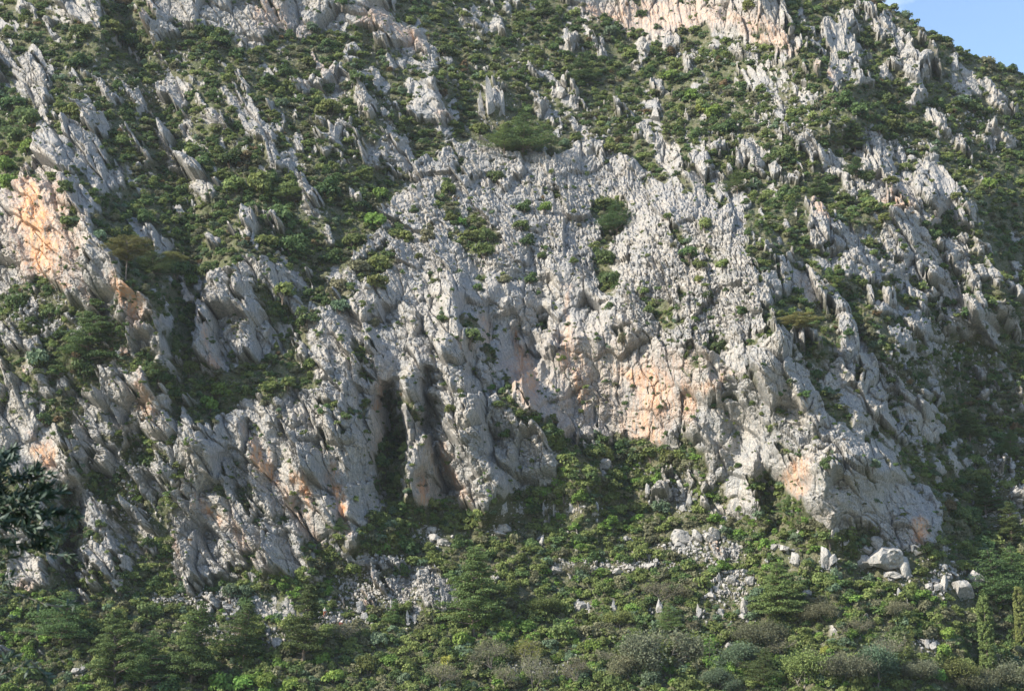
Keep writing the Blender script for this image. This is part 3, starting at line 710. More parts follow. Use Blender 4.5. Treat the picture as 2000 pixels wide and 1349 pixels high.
BUSHES = """160,65,28,d 220,55,25,o 245,75,28,d 285,100,25,d 300,135,18,o 235,4,18,r 20,200,35,d 60,230,35,d 30,262,32,d 60,285,30,b 15,325,25,b 140,215,25,o 235,275,20,o 115,322,14,d 380,290,20,o
400,315,25,d 450,310,28,d 480,305,20,r 430,80,25,d 395,60,20,d 460,105,20,d 155,120,22,d 315,90,14,o 645,210,30,o 608,55,18,g 600,120,22,o 640,85,22,d 670,10,22,d 700,140,20,d 760,230,14,d 900,205,18,o
905,28,14,o 870,100,20,d 560,140,20,d 520,160,24,d 935,250,22,o 1250,25,16,d 1310,145,24,b 1350,185,20,b 1395,218,24,b 1365,215,14,y 1480,215,20,d 1420,250,22,d 1190,290,22,o 1065,22,25,d 1190,65,18,g
1460,8,18,o 1690,85,18,d 1645,105,14,d 1740,108,14,d 1680,215,28,d 1650,195,24,d 1730,190,22,d 1740,245,28,o 1715,252,20,o 1790,252,20,d 1870,98,13,d 1930,108,12,d 1910,150,14,o 1900,208,20,d 1530,305,25,d
1765,325,14,o 140,362,20,d 186,366,8,b 20,355,28,b 150,405,15,o 130,435,18,o 265,410,24,o 292,432,20,d 200,468,16,g 345,520,32,d 30,590,28,d 100,610,24,d 92,562,14,d 134,522,8,d 370,545,20,b 412,530,20,d
388,512,8,r 460,360,30,o 510,360,34,o 560,370,30,o 540,420,34,d 640,370,30,d 700,380,28,d 742,378,20,b 730,430,30,b 570,480,34,d 612,475,12,r 650,500,25,d 690,470,25,o 520,470,25,o 700,520,26,s 560,562,28,o
600,622,30,d 660,600,22,g 740,512,28,o 742,556,28,o 790,458,20,o 835,462,20,s 812,410,11,d 875,370,20,o 970,345,25,d 880,425,16,o 900,432,12,b 915,460,20,o 950,460,20,d 945,490,24,o 750,495,9,d 815,500,10,o
865,620,11,d 920,655,28,d 730,630,14,s 660,560,24,s 930,560,13,d 985,545,14,s 1020,405,18,d 1065,405,16,b 1020,440,20,o 1030,470,18,d 1055,498,12,d 1180,400,22,o 1185,500,26,d 1190,545,24,d 1305,420,12,o
1345,500,20,d 1370,515,12,o 1365,545,13,o 1380,575,12,d 1410,515,18,o 1375,440,18,o 1255,570,15,o 1190,597,11,d 1265,605,13,d 1355,620,9,b 1445,605,14,d 1400,680,22,d 1220,660,18,s 1035,545,15,d 1120,510,12,o
1600,370,22,d 1650,390,20,o 1700,400,22,o 1725,425,16,o 1690,345,20,d 1740,355,16,o 1865,380,16,o 1880,410,18,d 1845,425,20,d 1850,455,20,d 1930,360,20,b 1620,545,12,d 1720,550,13,o 1705,495,12,o 1740,565,12,o
1800,560,16,o 1880,530,12,o 1840,520,11,b 1890,592,16,d 1930,592,20,d 1840,590,15,d 1610,460,12,d 70,702,28,g 120,722,28,d 165,722,28,d 308,735,24,d 312,725,12,r 370,715,20,o 332,718,13,d 430,760,24,b
408,792,24,b 90,820,22,d 285,900,28,d 372,870,14,b 352,905,18,o 112,845,11,d 212,950,13,d 170,950,10,d 270,972,15,b 340,840,13,d 12,762,20,b 130,760,13,o 282,855,13,d 440,905,12,o 528,700,18,d 562,745,20,o
607,710,16,o 515,782,15,s 640,800,16,d 870,750,10,d 880,800,13,o 820,800,11,g 770,822,15,d 770,930,22,d 742,872,15,d 682,812,13,d 975,790,13,o 985,850,13,d 840,985,18,o 960,755,12,b 1045,815,15,b 1075,838,15,d
1420,795,15,d 1392,790,10,d 1470,790,9,o 1180,885,24,o 1212,880,22,d 1150,882,18,o 1242,895,20,d 1270,885,22,o 1296,868,11,y 1312,890,24,o 1342,902,18,s 1150,930,22,d 1200,930,20,o 1060,960,25,o 1100,958,22,o
1130,972,20,b 1290,935,17,d 1290,992,22,g 1240,990,22,o 1400,975,12,d 1612,902,20,d 1700,905,17,g 1520,770,9,d 1560,772,7,b 1850,720,13,o 1815,700,8,b 1840,862,20,d 1900,900,20,o 1912,930,22,o 1962,992,22,g
1850,990,18,r 170,1230,25,d 230,1200,25,o 290,1195,28,d 340,1190,20,o 450,1160,24,g 482,1180,20,d 290,1060,15,d 200,1025,13,d 235,1150,13,d 180,1182,11,d 300,1140,18,d 238,1285,20,g 312,1290,20,g 430,1335,28,b
480,1335,28,b 720,1052,11,d 760,1060,25,o 800,1070,23,d 838,1070,15,o 780,1100,20,d 820,1100,13,g 690,1100,20,o 750,1120,20,s 875,1188,14,g 642,1230,24,o 740,1250,22,g 900,1250,24,b 980,1250,24,b 990,1220,20,b
870,1292,16,y 790,1325,18,g 760,1292,22,b 520,1330,28,b 572,1340,24,b 1175,1150,20,o 1226,1135,12,b 1250,1182,18,o 1300,1085,20,d 1480,1160,18,g 1560,1052,16,g 1620,1045,25,o 1660,1062,18,o 1580,1100,13,g
1600,1130,20,o 1850,1240,20,b 1838,1272,20,b 1600,1240,12,b 1612,1272,13,y 1085,1290,10,b 1100,1240,26,o 1160,1262,24,b 1200,1335,26,o 1270,1330,22,g 1345,1340,24,o 1425,1240,24,o 1350,1225,22,s 1550,1255,24,o 1510,1325,24,b 1605,1325,22,g 1680,1335,24,o 1750,1240,22,d 1830,1318,24,b 1880,1300,22,o 1960,1310,26,o 1930,1349,22,g 1030,1225,24,b 940,1215,26,b 840,1240,24,o 720,1300,28,o 650,1320,24,b 610,1260,22,d 400,1290,24,o 330,1340,26,d 60,1320,26,o 20,1349,22,b 140,1345,22,o 1655,650,12,d 1570,770,12,d 1980,620,22,d 1990,700,18,o 1940,820,18,o 1960,870,20,d 1880,1010,24,d 1920,1060,24,d"""
for tok in BUSHES.split():
    a = tok.split(','); put_bush(float(a[0]), float(a[1]), float(a[2]), a[3])

def put_tree(px, base, h, pair, name, head, cat, wid=1.0, group=None, foot=.1, parts=('crown', 'trunk')):
    p, rk = seen_at(px, base); Hh = h * m_per_px(p) * 1.04
    root = empty(name, (p.x, p.y, p.z - foot * .3), random.uniform(0, 6.28))
    for nm, me_ in zip(parts, pair):
        o = link(nm, me_, root); o.scale = (Hh * wid, Hh * wid, Hh)
    root['category'] = cat
    if group: root['group'] = group
    REG.append((root, head, px, base - h * .5, h * .5, place_of(px, base - h * .5)))
    return root
PINES = [ # px, base, height, variant, width, head
 (925,1240,168,PINE[0],1.0,'tall'),(590,1300,150,PINE[1],1.0,'slim'),(225,1345,150,PINE[0],1.0,'tall'),(372,1345,160,PINE[2],.9,'bushy'),(285,1349,110,PINE[3],.8,'young'),(475,1300,115,PINE[0],1.1,'loose-crowned'),
 (120,1265,105,PINE_D[1],1.1,'broad'),(165,720,140,PINE_D[0],1.0,'tall dark'),(135,745,70,PINE[3],1.1,'low'),(245,545,85,PINE_U[0],.95,'golden flat-topped'),(300,545,60,PINE_D[1],1.3,'sprawling dark'),(340,540,50,PINE_U[1],1.2,'golden-tipped'),
 (1020,305,90,PINE_D[1],1.3,'broad dark'),(985,300,62,PINE[3],1.1,'rounded'),(1140,172,78,PINE_D[0],1.0,'dark conical'),(1520,1215,112,PINE[1],1.3,'slender'),(1950,1200,125,PINE_D[1],1.1,'wide layered'),(1985,1180,110,PINE[3],1.0,'layered'),
 (1960,622,50,PINE_D[1],1.0,'small dark'),(1562,665,55,PINE_U[0],1.3,'umbrella-shaped'),(1668,298,66,PINE[2],1.1,'bushy'),(1893,862,62,PINE[1],1.4,'thin-stemmed'),(1438,378,50,PINE[3],1.1,'feathery'),(1205,462,78,PINE_D[1],1.1,'broad dark'),
 (1975,1060,80,PINE[0],1.0,'upright'),(1925,1010,78,PINE[2],1.0,'leaning'),(1545,1000,40,PINE[3],1.0,'small'),(768,1225,52,PINE[0],.9,'small bright'),(1670,350,44,PINE_D[0],1.2,'small dark'),(1595,392,48,PINE_D[0],1.2,'dark rounded'),
 (1300,1240,60,PINE[3],1.0,'faded'),(560,395,40,PINE[3],1.5,'low spreading'),(300,750,50,PINE_D[0],1.2,'dark'),(1970,900,60,PINE[0],1.0,'straight'),(1490,1345,75,PINE_D[1],1.0,'dark'),(660,1040,30,PINE[3],1.2,'little'),
]
for i_, (px, b, h, pair, w, head) in enumerate(PINES):
    if pair in PINE[:3] and i_ % 2: pair = PINE[4 + i_ % 3]
    tr_ = put_tree(px, b, h, pair, 'pine_tree', head + ' pine', 'pine tree', w, 'pines scattered over the mountainside'); tr_.rotation_euler = (random.uniform(-.09, .09), random.uniform(-.09, .09), random.uniform(0, 6.28))
CYP = cypress_mesh(400, 'o', .10); CYP2 = cypress_mesh(401, 'o', .36, 1.6, 2600)
put_tree(1930, 1325, 152, CYP, 'cypress_tree', 'tall narrow cypress', 'cypress', .98, 'cypresses at the foot of the slope')
put_tree(1996, 1275, 122, CYP, 'cypress_tree', 'narrow cypress cut by the frame edge', 'cypress', .9, 'cypresses at the foot of the slope')
put_tree(1768, 1288, 52, CYP2, 'ivy_stump', 'stubby ivy-clad tree stump', 'tree', 1.0, parts=('ivy', 'trunk'))
put_tree(1385, 1308, 58, cypress_mesh(402, 'b', .20, 1.0, 2000), 'ivy_tree', 'slim bright tree wrapped in ivy', 'tree', 1.0, parts=('ivy', 'trunk'))
put_tree(1030, 1300, 60, twig_tree_mesh(330, 'y', 1500), 'leafing_tree', 'small dead-stemmed tree with yellow-green shoots', 'tree', .8, parts=('leaves', 'limbs'))
TREES = [(1310,1322,100,0,1.1,'wide silvery'),(1240,1335,64,3,1.0,'thin greyish'),(1450,1312,62,2,1.2,'pale blue-green'),(1485,1262,58,3,1.1,'smoky brown-grey'),(1570,1349,88,1,1.0,'olive-leaved'),(1645,1336,66,0,1.0,'grey-leaved'),(1712,1349,95,2,.9,'blue-green leaved'),
 (1738,1318,84,4,.7,'tall twiggy'),(1800,1330,46,0,1.2,'low silvery'),(1862,1349,70,1,1.1,'round olive-leaved'),(1905,1349,50,3,1.2,'pale brownish'),(1400,1349,50,2,1.2,'dusty blue-green'),(1530,1290,46,4,1.2,'brown-grey'),(1990,1349,64,0,1.0,'grey edge-of-frame'),
 (960,1322,75,4,.9,'bare grey'),(985,1349,56,5,.9,'leafless'),(1042,1349,80,5,.5,'dead upright'),(1128,1338,56,4,.8,'leafless forked'),(680,1262,50,4,1.3,'brown twiggy'),(1290,1175,44,5,1.4,'bare brown'),(1120,1135,40,4,1.3,'bare rounded'),
 (1250,1284,44,4,.9,'half-dead'),(1180,1306,40,5,1.0,'straggling bare'),(1680,1244,42,4,1.2,'brown leafless'),(860,1349,60,5,1.0,'bare leaning'),(1060,1200,40,1,1.3,'low olive-leaved'),(1210,1230,44,1,1.2,'leafy olive-green'),(1600,1215,44,3,1.2,'brownish'),(1760,1210,42,3,1.3,'wide brownish')]
for px, b, h, k, w, head in TREES:
    put_tree(px, b, h, (TWIG + TWIG_B)[k], 'deciduous_tree', head + ' tree', 'tree', w, 'half-bare grey trees on the lower slope', parts=('twigs', 'limbs'))

# more individual bushes in the scrub, the largest of the rest
occ = [(o[2], o[3], o[4]) for o in REG]
def kind_at(px, py):
    n = float(fbm(np.array([px / 120]), np.array([py / 120]), 91, 3)[0]); q = random.random()
    low = py > 900 + (px < 600) * 200
    if low: tab = 'dddoooooobgssso' if py < 1230 else 'ddooooobbgsssoo'
    else: tab = 'ddddddooooosgdsoddooossd' + ('r' if random.random() < .4 else '')
    if n > .25: tab = tab + 'ooog' + ('bbbb' if low else '')
    if n < -.1: tab = tab.replace('b', 'o')
    if n < -.25: tab = tab + 'ssdd'
    k = tab[int(q * len(tab))]
    return 's' if k == 'v' else k
extra = 0; tries = 0
while BCOUNT < 296 and tries < 6000:
    tries += 1
    px, py = random.uniform(5, 1995), random.uniform(60, 1340); r = random.uniform(12, 21)
    if py < skyline(px) + 15: continue
    if float(grid_sample(R, np.array([px]), np.array([py]))[0]) > .30: continue
    if any((px - a) ** 2 + (py - b) ** 2 < (r + c * .8) ** 2 for a, b, c in occ): continue
    put_bush(px, py, r, kind_at(px, py)); occ.append((px, py, r))

# stones and stony patches (built further down; the scrub leaves them bare)
STONES = [ # centre px, centre py, width px, height px, shape, head
 (1180,906,26,24,'round','rounded lone boulder'),(1326,1047,46,34,'block','large square block on a smaller one'),(1327,1062,26,16,'block','small block propping the larger one'),(1358,1045,24,28,'block','middle block between two bigger ones'),
 (1388,1038,34,22,'slab','slanting flat-topped block'),(1384,1054,26,18,'round','rounded block under the slanting one'),(1015,992,14,28,'spike','upright pointed stone, leftmost of its row'),(1062,992,10,26,'spike','slim standing stone'),(1081,987,12,32,'spike','tall standing stone'),
 (1115,990,14,32,'spike','broad standing stone'),(1131,988,9,22,'spike','small leaning stone beside the broad one'),(1163,992,11,28,'spike','rightmost standing stone of the row'),(980,990,30,36,'block','craggy block left of the standing stones'),(985,1030,26,18,'block','flat cream block'),(975,1042,34,9,'slab','thin slab under the cream block'),
 (843,1033,22,14,'block','pale block uphill of another'),(848,1050,20,14,'round','middle pale block of three'),(865,1058,30,16,'block','widest pale block of three'),(1057,1052,10,22,'spike','single upright stone'),(1221,1052,16,12,'block','small grey block'),(1265,1086,10,10,'round','small round stone'),
 (1235,1092,14,10,'block','squarish stone'),(1086,1112,34,20,'block','cracked pale rock heap'),(1150,1112,10,12,'block','small cream stone'),(1160,1114,16,10,'block','flat cream stone'),(1205,1114,22,14,'block','low cracked block'),(1230,1108,20,12,'block','low grey block'),(1268,1105,24,14,'round','low rounded rock'),
 (1132,1180,30,20,'block','pale squarish rock'),(1150,1182,8,18,'spike','slim upright piece'),(1198,1182,14,26,'spike','split upright rock'),(1283,1185,20,30,'spike','grey upright rock in shade'),(1365,1196,18,26,'spike','pointed white rock'),(1403,1130,18,20,'spike','pointed pale stone'),(1426,1132,26,20,'block','broad pale block'),
 (1452,1115,14,14,'block','topmost small block'),(1467,1132,24,20,'block','large tilted block'),(1398,1149,14,12,'block','small angular stone'),(1417,1156,12,10,'block','tiny angular stone'),(1391,1164,18,14,'block','flat angular stone'),(1417,1118,10,8,'block','tiny flat stone'),(1454,1185,20,30,'block','stacked cracked block'),
 (1453,1172,16,10,'slab','thin tilted slab'),(1452,1203,16,18,'block','lower cracked block'),(1408,1195,12,16,'block','narrow pale stone'),(1610,1085,22,38,'block','split rock tower'),(1624,1092,18,30,'block','shorter half of the split tower'),(1608,1105,8,12,'block','small stone at the tower foot'),(1512,1066,20,14,'block','grey block in the brush'),
 (1530,1072,26,14,'slab','tilted grey slab'),(1551,1090,20,34,'block','tall cracked block'),(1732,1092,56,52,'round','huge round boulder with a flat lit top'),(1709,1057,22,24,'round','rounded rock above the huge boulder'),(1688,1072,24,12,'slab','flat rock beside the huge boulder'),(1686,1096,30,30,'round','shaded boulder'),(1770,1110,22,40,'round','shaded leaning boulder'),
 (1742,1122,36,16,'block','low pinkish rock'),(1845,1108,10,11,'round','small pale round stone'),(1858,1118,20,12,'slab','flat tumbled slab'),(1841,1136,22,36,'spike','tall tumbled slab'),(1824,1134,12,12,'block','small tumbled block'),(1830,1147,20,18,'block','lower tumbled block'),(1812,1146,12,16,'round','outermost tumbled stone'),
 (1880,1152,40,46,'round','large pitted boulder'),(1902,1130,30,34,'round','boulder behind the pitted one'),(1923,1138,24,14,'slab','flat rock half under a pine'),(1846,1072,10,12,'block','small slanted pale stone'),(1755,1160,14,24,'spike','white stone in the dark brush'),(1575,1157,16,12,'round','grey stone in shade'),(1159,1252,14,8,'round','small white stone'),
 (1423,1260,14,10,'round','bluish stone'),(540,1250,26,22,'block','grey rock'),(150,1310,18,16,'block','cream stone'),(165,1303,12,14,'block','small cream stone'),(1810,1255,14,18,'block','pinkish stone'),(1822,1263,16,20,'block','pale ledge stone'),(1800,1250,22,8,'slab','flat pale ledge'),(1325,945,18,26,'spike','forked pale rock'),
 (1318,958,16,14,'block','small pale block'),(1332,962,10,22,'spike','narrow blade of rock'),(1347,978,14,30,'spike','leaning blade of rock'),(1333,992,14,16,'block','squat block'),(1265,962,12,24,'spike','slim grey fin'),(1300,965,34,40,'block','broad pitted rock'),(725,560,16,12,'round','perched pale stone'),(1595,975,10,9,'round','small shaded stone'),
 (1650,1062,10,8,'block','small pale stone'),(1560,1040,12,8,'block','small flat stone'),(820,1120,10,16,'spike','upright cream stone'),(838,1122,12,16,'spike','second upright cream stone'),(886,1122,8,16,'spike','single white upright stone'),(705,1185,18,26,'block','pale stump-like rock'),(712,1205,16,22,'block','squarish cream rock'),
 (735,1158,18,12,'slab','slanted flat rock'),(765,1180,8,20,'spike','thin upright stone'),(795,1205,10,24,'spike','narrow cracked stone'),(810,1207,12,18,'block','cracked cream stone'),(961,192,34,88,'spike','tall pointed stone tower'),(940,206,20,62,'spike','left shoulder of the stone tower'),(981,200,24,60,'spike','right shoulder of the stone tower'),(1120,84,14,34,'spike','leaning finger of rock'),(1095,178,26,30,'block','orange-stained square crag'),(1259,90,18,26,'spike','stubby upright crag'),(1952,900,18,12,'block','pale square stone'),(1985,960,24,16,'round','pale rounded rock'),(1990,978,20,14,'block','cracked pale rock'),(1900,900,12,10,'round','small pale stone'),
]
areas = [(c[0], c[1] + c[3] * .5, c[2] * 1.1, c[3] * .55, 13) for c in STONES] + [(770,1150,95,45,620),(760,1110,60,20,120),(690,1160,40,40,140),(640,1212,40,8,120),(1400,1085,70,26,230),(1420,1150,50,40,170),(1330,1075,50,14,100),(1230,1108,90,12,150),(1110,1110,40,14,60),
    (400,1170,70,16,120),(330,1175,60,14,80),(480,1190,60,14,120),(420,1235,60,25,110),(1850,1125,60,20,120),(1940,930,50,60,220),(1960,1000,40,40,120),(1200,925,60,12,90),(1300,940,50,16,90),(830,1050,40,20,60),(1060,1310,80,20,90),(540,1245,40,20,60),(1810,1262,40,16,60),
    (1450,230,120,50,260),(1400,110,100,20,160),(1550,230,90,70,260),(1750,290,60,20,160),(1900,260,70,60,200),(300,150,200,90,260),(700,240,120,80,220),(1850,700,110,80,420),(80,620,90,50,300),(250,960,120,120,400),(1000,120,140,70,200),(90,170,60,50,80),(1180,250,120,50,160),(1690,380,60,20,120)]
STONE_XY = np.array([(c[0], c[1], c[2] * .62, c[3] * .62) for c in STONES]); AREA_XY = np.array([(c[0], c[1], c[2], c[3]) for c in areas[len(STONES):]])
def stony(px, py):
    if (((px - STONE_XY[:, 0]) / (STONE_XY[:, 2] + 2)) ** 2 + ((py - STONE_XY[:, 1] - 2) / (STONE_XY[:, 3] + 3)) ** 2).min() < 1: return 2
    if ((px - 650) / 46) ** 2 + ((py - 1216) / 17) ** 2 < 1: return 2
    return 1 if (((px - AREA_XY[:, 0]) / AREA_XY[:, 2]) ** 2 + ((py - AREA_XY[:, 1]) / AREA_XY[:, 3]) ** 2).min() < .8 else 0
# the uncountable low scrub: one object
def small_bush(seed, n, size):
    g = np.random.default_rng(seed); L_ = [(0, 0, .5, .6, .6, .5)]
    for i in range(5):
        a = g.uniform(0, 6.28); r = g.uniform(.2, .65); rz = g.uniform(.28, .45)
        L_.append((r * math.cos(a), r * math.sin(a), g.uniform(.3, .9), rz, rz, rz * .9))
    v, f = lobes_cards(g, L_, n, size); return v
TPL = [small_bush(500 + i, 120, .25) for i in range(8)]; TPB = [small_bush(520 + i, 420, .15) for i in range(6)]
g = np.random.default_rng(99); V, C = [], []
COLS = {k: (np.array(a), np.array(b)) for k, (a, b) in KIND.items()}
NSCRUB = 33000; made = 0
while made < NSCRUB:
    px = g.uniform(-330, 2330); py = g.uniform(-120, 1420)
    if g.random() > .35 and not (-30 < px < 2030): continue
    if py < skyline(px) + 1: continue
    j = int(np.searchsorted(cx_, px)); i = int(np.searchsorted(-ry_, -py))
    if j >= nc or i >= nr: continue
    rk = rock[i, j]; rf = float(grid_sample(R, np.array([px]), np.array([py]))[0])
    if rk > .5:
        if g.random() > .20 * (1.2 - min(1, rf)) + .07: continue
        r = g.uniform(1.8, 5.0) + (g.random() ** 5) * 8
    else: r = g.uniform(2.5, 7.5) + (g.random() ** 3) * (17 if py > 850 else 12)
    if rf > .6: r = min(r, 9)
    sy_ = stony(px, py - r * .5)
    if sy_ == 2 or stony(px, py - r) == 2 or (sy_ == 1 and g.random() < (.62 if py > 1000 else .10)): continue
    if sy_ == 1 and py > 1000: r = min(r, 5.5)
    p = P[i, j]; k = p[1] / F; R_ = r * k; kd = kind_at(px, py)
    c1, c2 = COLS[kd]; tv = TPL[g.integers(8)] if r < 8 else TPB[g.integers(6)]; a = g.uniform(0, 6.28); ca, sa = math.cos(a), math.sin(a)
    sc3 = np.array([R_ * g.uniform(.85, 1.3), R_ * g.uniform(.85, 1.3), R_ * g.uniform(.8, 1.25)])
    w = tv * sc3; w = np.stack([w[:, 0] * ca - w[:, 1] * sa, w[:, 0] * sa + w[:, 1] * ca, w[:, 2]], -1) + p + [0, 0, -.12 * R_]
    V.append(w.astype(np.float32)); nq = len(w) // 4
    cc = (c1 + (c2 - c1) * g.random((nq, 1))) * g.uniform(.75, 1.3)
    C.append(np.repeat(np.concatenate([cc, np.ones((nq, 1))], 1), 4, 0).astype(np.float32)); made += 1
V = np.concatenate(V); C = np.concatenate(C)
m_sc, nt, N, L, B = nodes_of('scrub_leaves')
va = N.new('ShaderNodeAttribute'); va.attribute_name = 'tint'; L.new(va.outputs['Color'], B.inputs['Base Color'])
B.inputs['Roughness'].default_value = .8; B.inputs['Specular IOR Level'].default_value = .2
tr = N.new('ShaderNodeBsdfTranslucent'); L.new(va.outputs['Color'], tr.inputs['Color']); mx = N.new('ShaderNodeMixShader'); mx.inputs[0].default_value = .32
L.new(B.outputs[0], mx.inputs[1]); L.new(tr.outputs[0], mx.inputs[2]); L.new(mx.outputs[0], N['Material Output'].inputs['Surface'])
me = mesh_from('scrub', V, np.arange(len(V)).reshape(-1, 4), m_sc)
ca_ = me.attributes.new('tint', 'FLOAT_COLOR', 'POINT'); ca_.data.foreach_set('color', C.ravel())
tag(link('scrub', me), 'low green and brown scrub covering the slopes between the rocks', 'scrub', kind='stuff')
del V, C

# ------------------------------------------------------------------ loose stones and boulders
m_st, nt, N, L, B = nodes_of('boulder_limestone')
g_ = N.new('ShaderNodeTexCoord').outputs['Object']
L.new(rock_colour(N, L, g_, None), B.inputs['Base Color']); B.inputs['Roughness'].default_value = .95; B.inputs['Specular IOR Level'].default_value = .15
_, nb = noise(N, L, g_, 3.5, 6, .7); bp = N.new('ShaderNodeBump'); bp.inputs['Strength'].default_value = .8; bp.inputs['Distance'].default_value = .2
L.new(nb, bp.inputs['Height']); L.new(bp.outputs['Normal'], B.inputs['Normal'])
m_tan, nt, N, L, B = nodes_of('fresh_tan_stone')
g_ = N.new('ShaderNodeTexCoord').outputs['Object']; a, _ = noise(N, L, g_, 2, 4)
L.new(mixc(N, L, a, (.66, .52, .40), (.80, .72, .62)), B.inputs['Base Color']); B.inputs['Roughness'].default_value = .9

def stone_mesh(w, d, h, seed, shape='block', mat=None):
    g = np.random.default_rng(seed); bm = bmesh.new(); bmesh.ops.create_icosphere(bm, subdivisions=4, radius=1)
    v = np.array([x.co[:] for x in bm.verts]); f = np.array([[q.index for q in x.verts] for x in bm.faces]); bm.free()
    ncut = {'block': 15, 'round': 14, 'spike': 10, 'slab': 8}[shape]
    for k in range(ncut):
        n = g.normal(size=3)
        if shape == 'block' and k < 5: n = np.array([[1, 0, .1], [-1, .1, 0], [0, -1, .15], [.1, 0, 1], [0, 1, 0]][k]) + g.normal(size=3) * .16
        n /= np.linalg.norm(n); dd = g.uniform(.44, .66) if shape != 'round' else g.uniform(.55, .78)
        e = v @ n; v = v - np.maximum(0, e - dd)[:, None] * n
    if shape == 'spike':
        tz = (v[:, 2] + 1) / 2; k = (1 - .78 * np.clip(tz, 0, 1) ** 1.3)[:, None]; v[:, :2] *= k; v[:, 0] += tz * g.uniform(-.25, .25)
    nz = fbm(v[:, 0] * 2.5 + seed, v[:, 1] * 2.5 + v[:, 2] * 2.1, seed, 4) * .13
    nz -= .10 * (np.abs(fbm(v[:, 0] * 1.8 + 9, v[:, 2] * 2.2 + seed * 1.3 + v[:, 1], seed + 3, 2)) < .045)
    v = v * (1 + nz)[:, None]; v[:, 2] = v[:, 2] * .5 + .42
    v = v * np.array([w * .56, d * .56, h * 1.12])
    return mesh_from('stone', v, f, mat or m_st, False)
for i, (px, py, w, h, shp, head) in enumerate(STONES):
    p, rk = seen_at(px, py + h * .45); k = m_per_px(p)
    w *= 1.22; h *= 1.12; me_ = stone_mesh(w * k, w * k * random.uniform(.8, 1.1), h * k, 700 + i, 'block' if shp == 'slab' else shp)
    o = link('boulder', me_); o.location = (p.x, p.y, p.z - .05 * h * k)
    o.rotation_euler = (0, random.uniform(-.12, .12) + (.35 if shp == 'slab' else 0), random.uniform(-.3, .3))
    register(o, head, px, py, max(w, h) / 2, 'boulder', 'loose blocks and boulders on the slopes')

# broken stones lying between and around the blocks: nobody could count them
g = np.random.default_rng(41); SV, SF, off_ = [], [], 0
base_ = np.array([[0,0,1],[1,0,0],[0,1,0],[-1,0,0],[0,-1,0],[0,0,-1],[.6,.6,.5],[-.6,.5,.5]], float)
stn = []
for q in range(14):
    bm = bmesh.new(); bmesh.ops.create_icosphere(bm, subdivisions=2, radius=1); v = np.array([x.co[:] for x in bm.verts]); f = np.array([[w_.index for w_ in x.verts] for x in bm.faces]); bm.free()
    for k_ in range(9):
        n = g.normal(size=3); n /= np.linalg.norm(n); v = v - np.maximum(0, v @ n - g.uniform(.4, .65))[:, None] * n
    stn.append((v * g.uniform(.6, 1.3, 3), f))
for cx_a, cy_a, ax_, ay_, n_ in areas:
    for q in range(int(n_ * 1.5)):
        px, py = cx_a + g.normal() * ax_ * .55, cy_a + g.normal() * ay_ * .55
        if py < skyline(px) + 6: continue
        j = int(np.searchsorted(cx_, px)); i = int(np.searchsorted(-ry_, -py))
        if not (0 < j < nc - 1 and 0 < i < nr - 1): continue
        r = (1.0 + 4.2 * g.random() ** 2.4) * P[i, j, 1] / F; v, f = stn[g.integers(14)]; a = g.uniform(0, 6.28); ca, sa = math.cos(a), math.sin(a)
        w_ = v * r; w_ = np.stack([w_[:, 0] * ca - w_[:, 1] * sa, w_[:, 0] * sa + w_[:, 1] * ca, w_[:, 2]], -1) + P[i, j] + [0, -.2, r * .45 + .12]
        SV.append(w_); SF.append(f + off_); off_ += len(v)
tag(link('scree', mesh_from('scree', np.concatenate(SV), np.concatenate(SF), m_st)), 'broken grey and cream stones lying among the scrub', 'scree', kind='stuff')

# pale tufa shapes inside the brown alcove
p, _ = seen_at(1790, 1082); k = m_per_px(p)
root = empty('tufa_heap', (p.x, p.y, p.z)); 
def tufa(pts, r0, r1, nm):
    me_ = mesh_from(nm, *tube([(a * k, b * k, c * k) for a, b, c in pts], r0 * k, r1 * k, 9), m_tan, True); return link(nm, me_, root)
tufa([(-11, -6, 16), (-11, -7, 10), (-12, -7, 4)], 3.4, 1.6, 'drip_stone'); tufa([(-11, -6, 16), (-5, -7, 16.5), (3, -7, 11)], 1.6, 1.4, 'arch')
h_ = stone_mesh(30 * k, 16 * k, 15 * k, 951, 'block', m_tan); o = link('heap', h_, root); o.location = (6 * k, -6 * k, -2 * k); o.rotation_euler = (0, -.35, 0)
tag(root, 'white drip-shaped tufa rock in the rust brown alcove beside the round boulder', 'rock formation')

# ------------------------------------------------------------------ labels that single out each plant and stone
ORD = ['', 'second', 'third', 'fourth', 'fifth', 'sixth', 'seventh', 'eighth', 'ninth', 'tenth', 'eleventh', 'twelfth']
med = {}
groups = {}
for rec in REG:
    o, head, px, py, r, pl = rec
    size = '' if o['category'] != 'bush' else ('big ' if r >= 24 else ('small ' if r < 14 else ''))
    noun = ' bush' if o['category'] == 'bush' else ''
    base = size + head + noun
    groups.setdefault((base, pl), []).append(rec)
for (base, pl), recs in groups.items():
    if len(recs) == 1:
        recs[0][0]['label'] = base + ' ' + pl if len((base + ' ' + pl).split()) > 3 else base + ' growing ' + pl
    else:
        recs.sort(key=lambda q: q[2])
        for i, rec in enumerate(recs):
            w = 'leftmost' if i == 0 else ('rightmost' if i == len(recs) - 1 else ORD[i] + ' from left,')
            rec[0]['label'] = (w + ' ' + base + ' ' + pl)

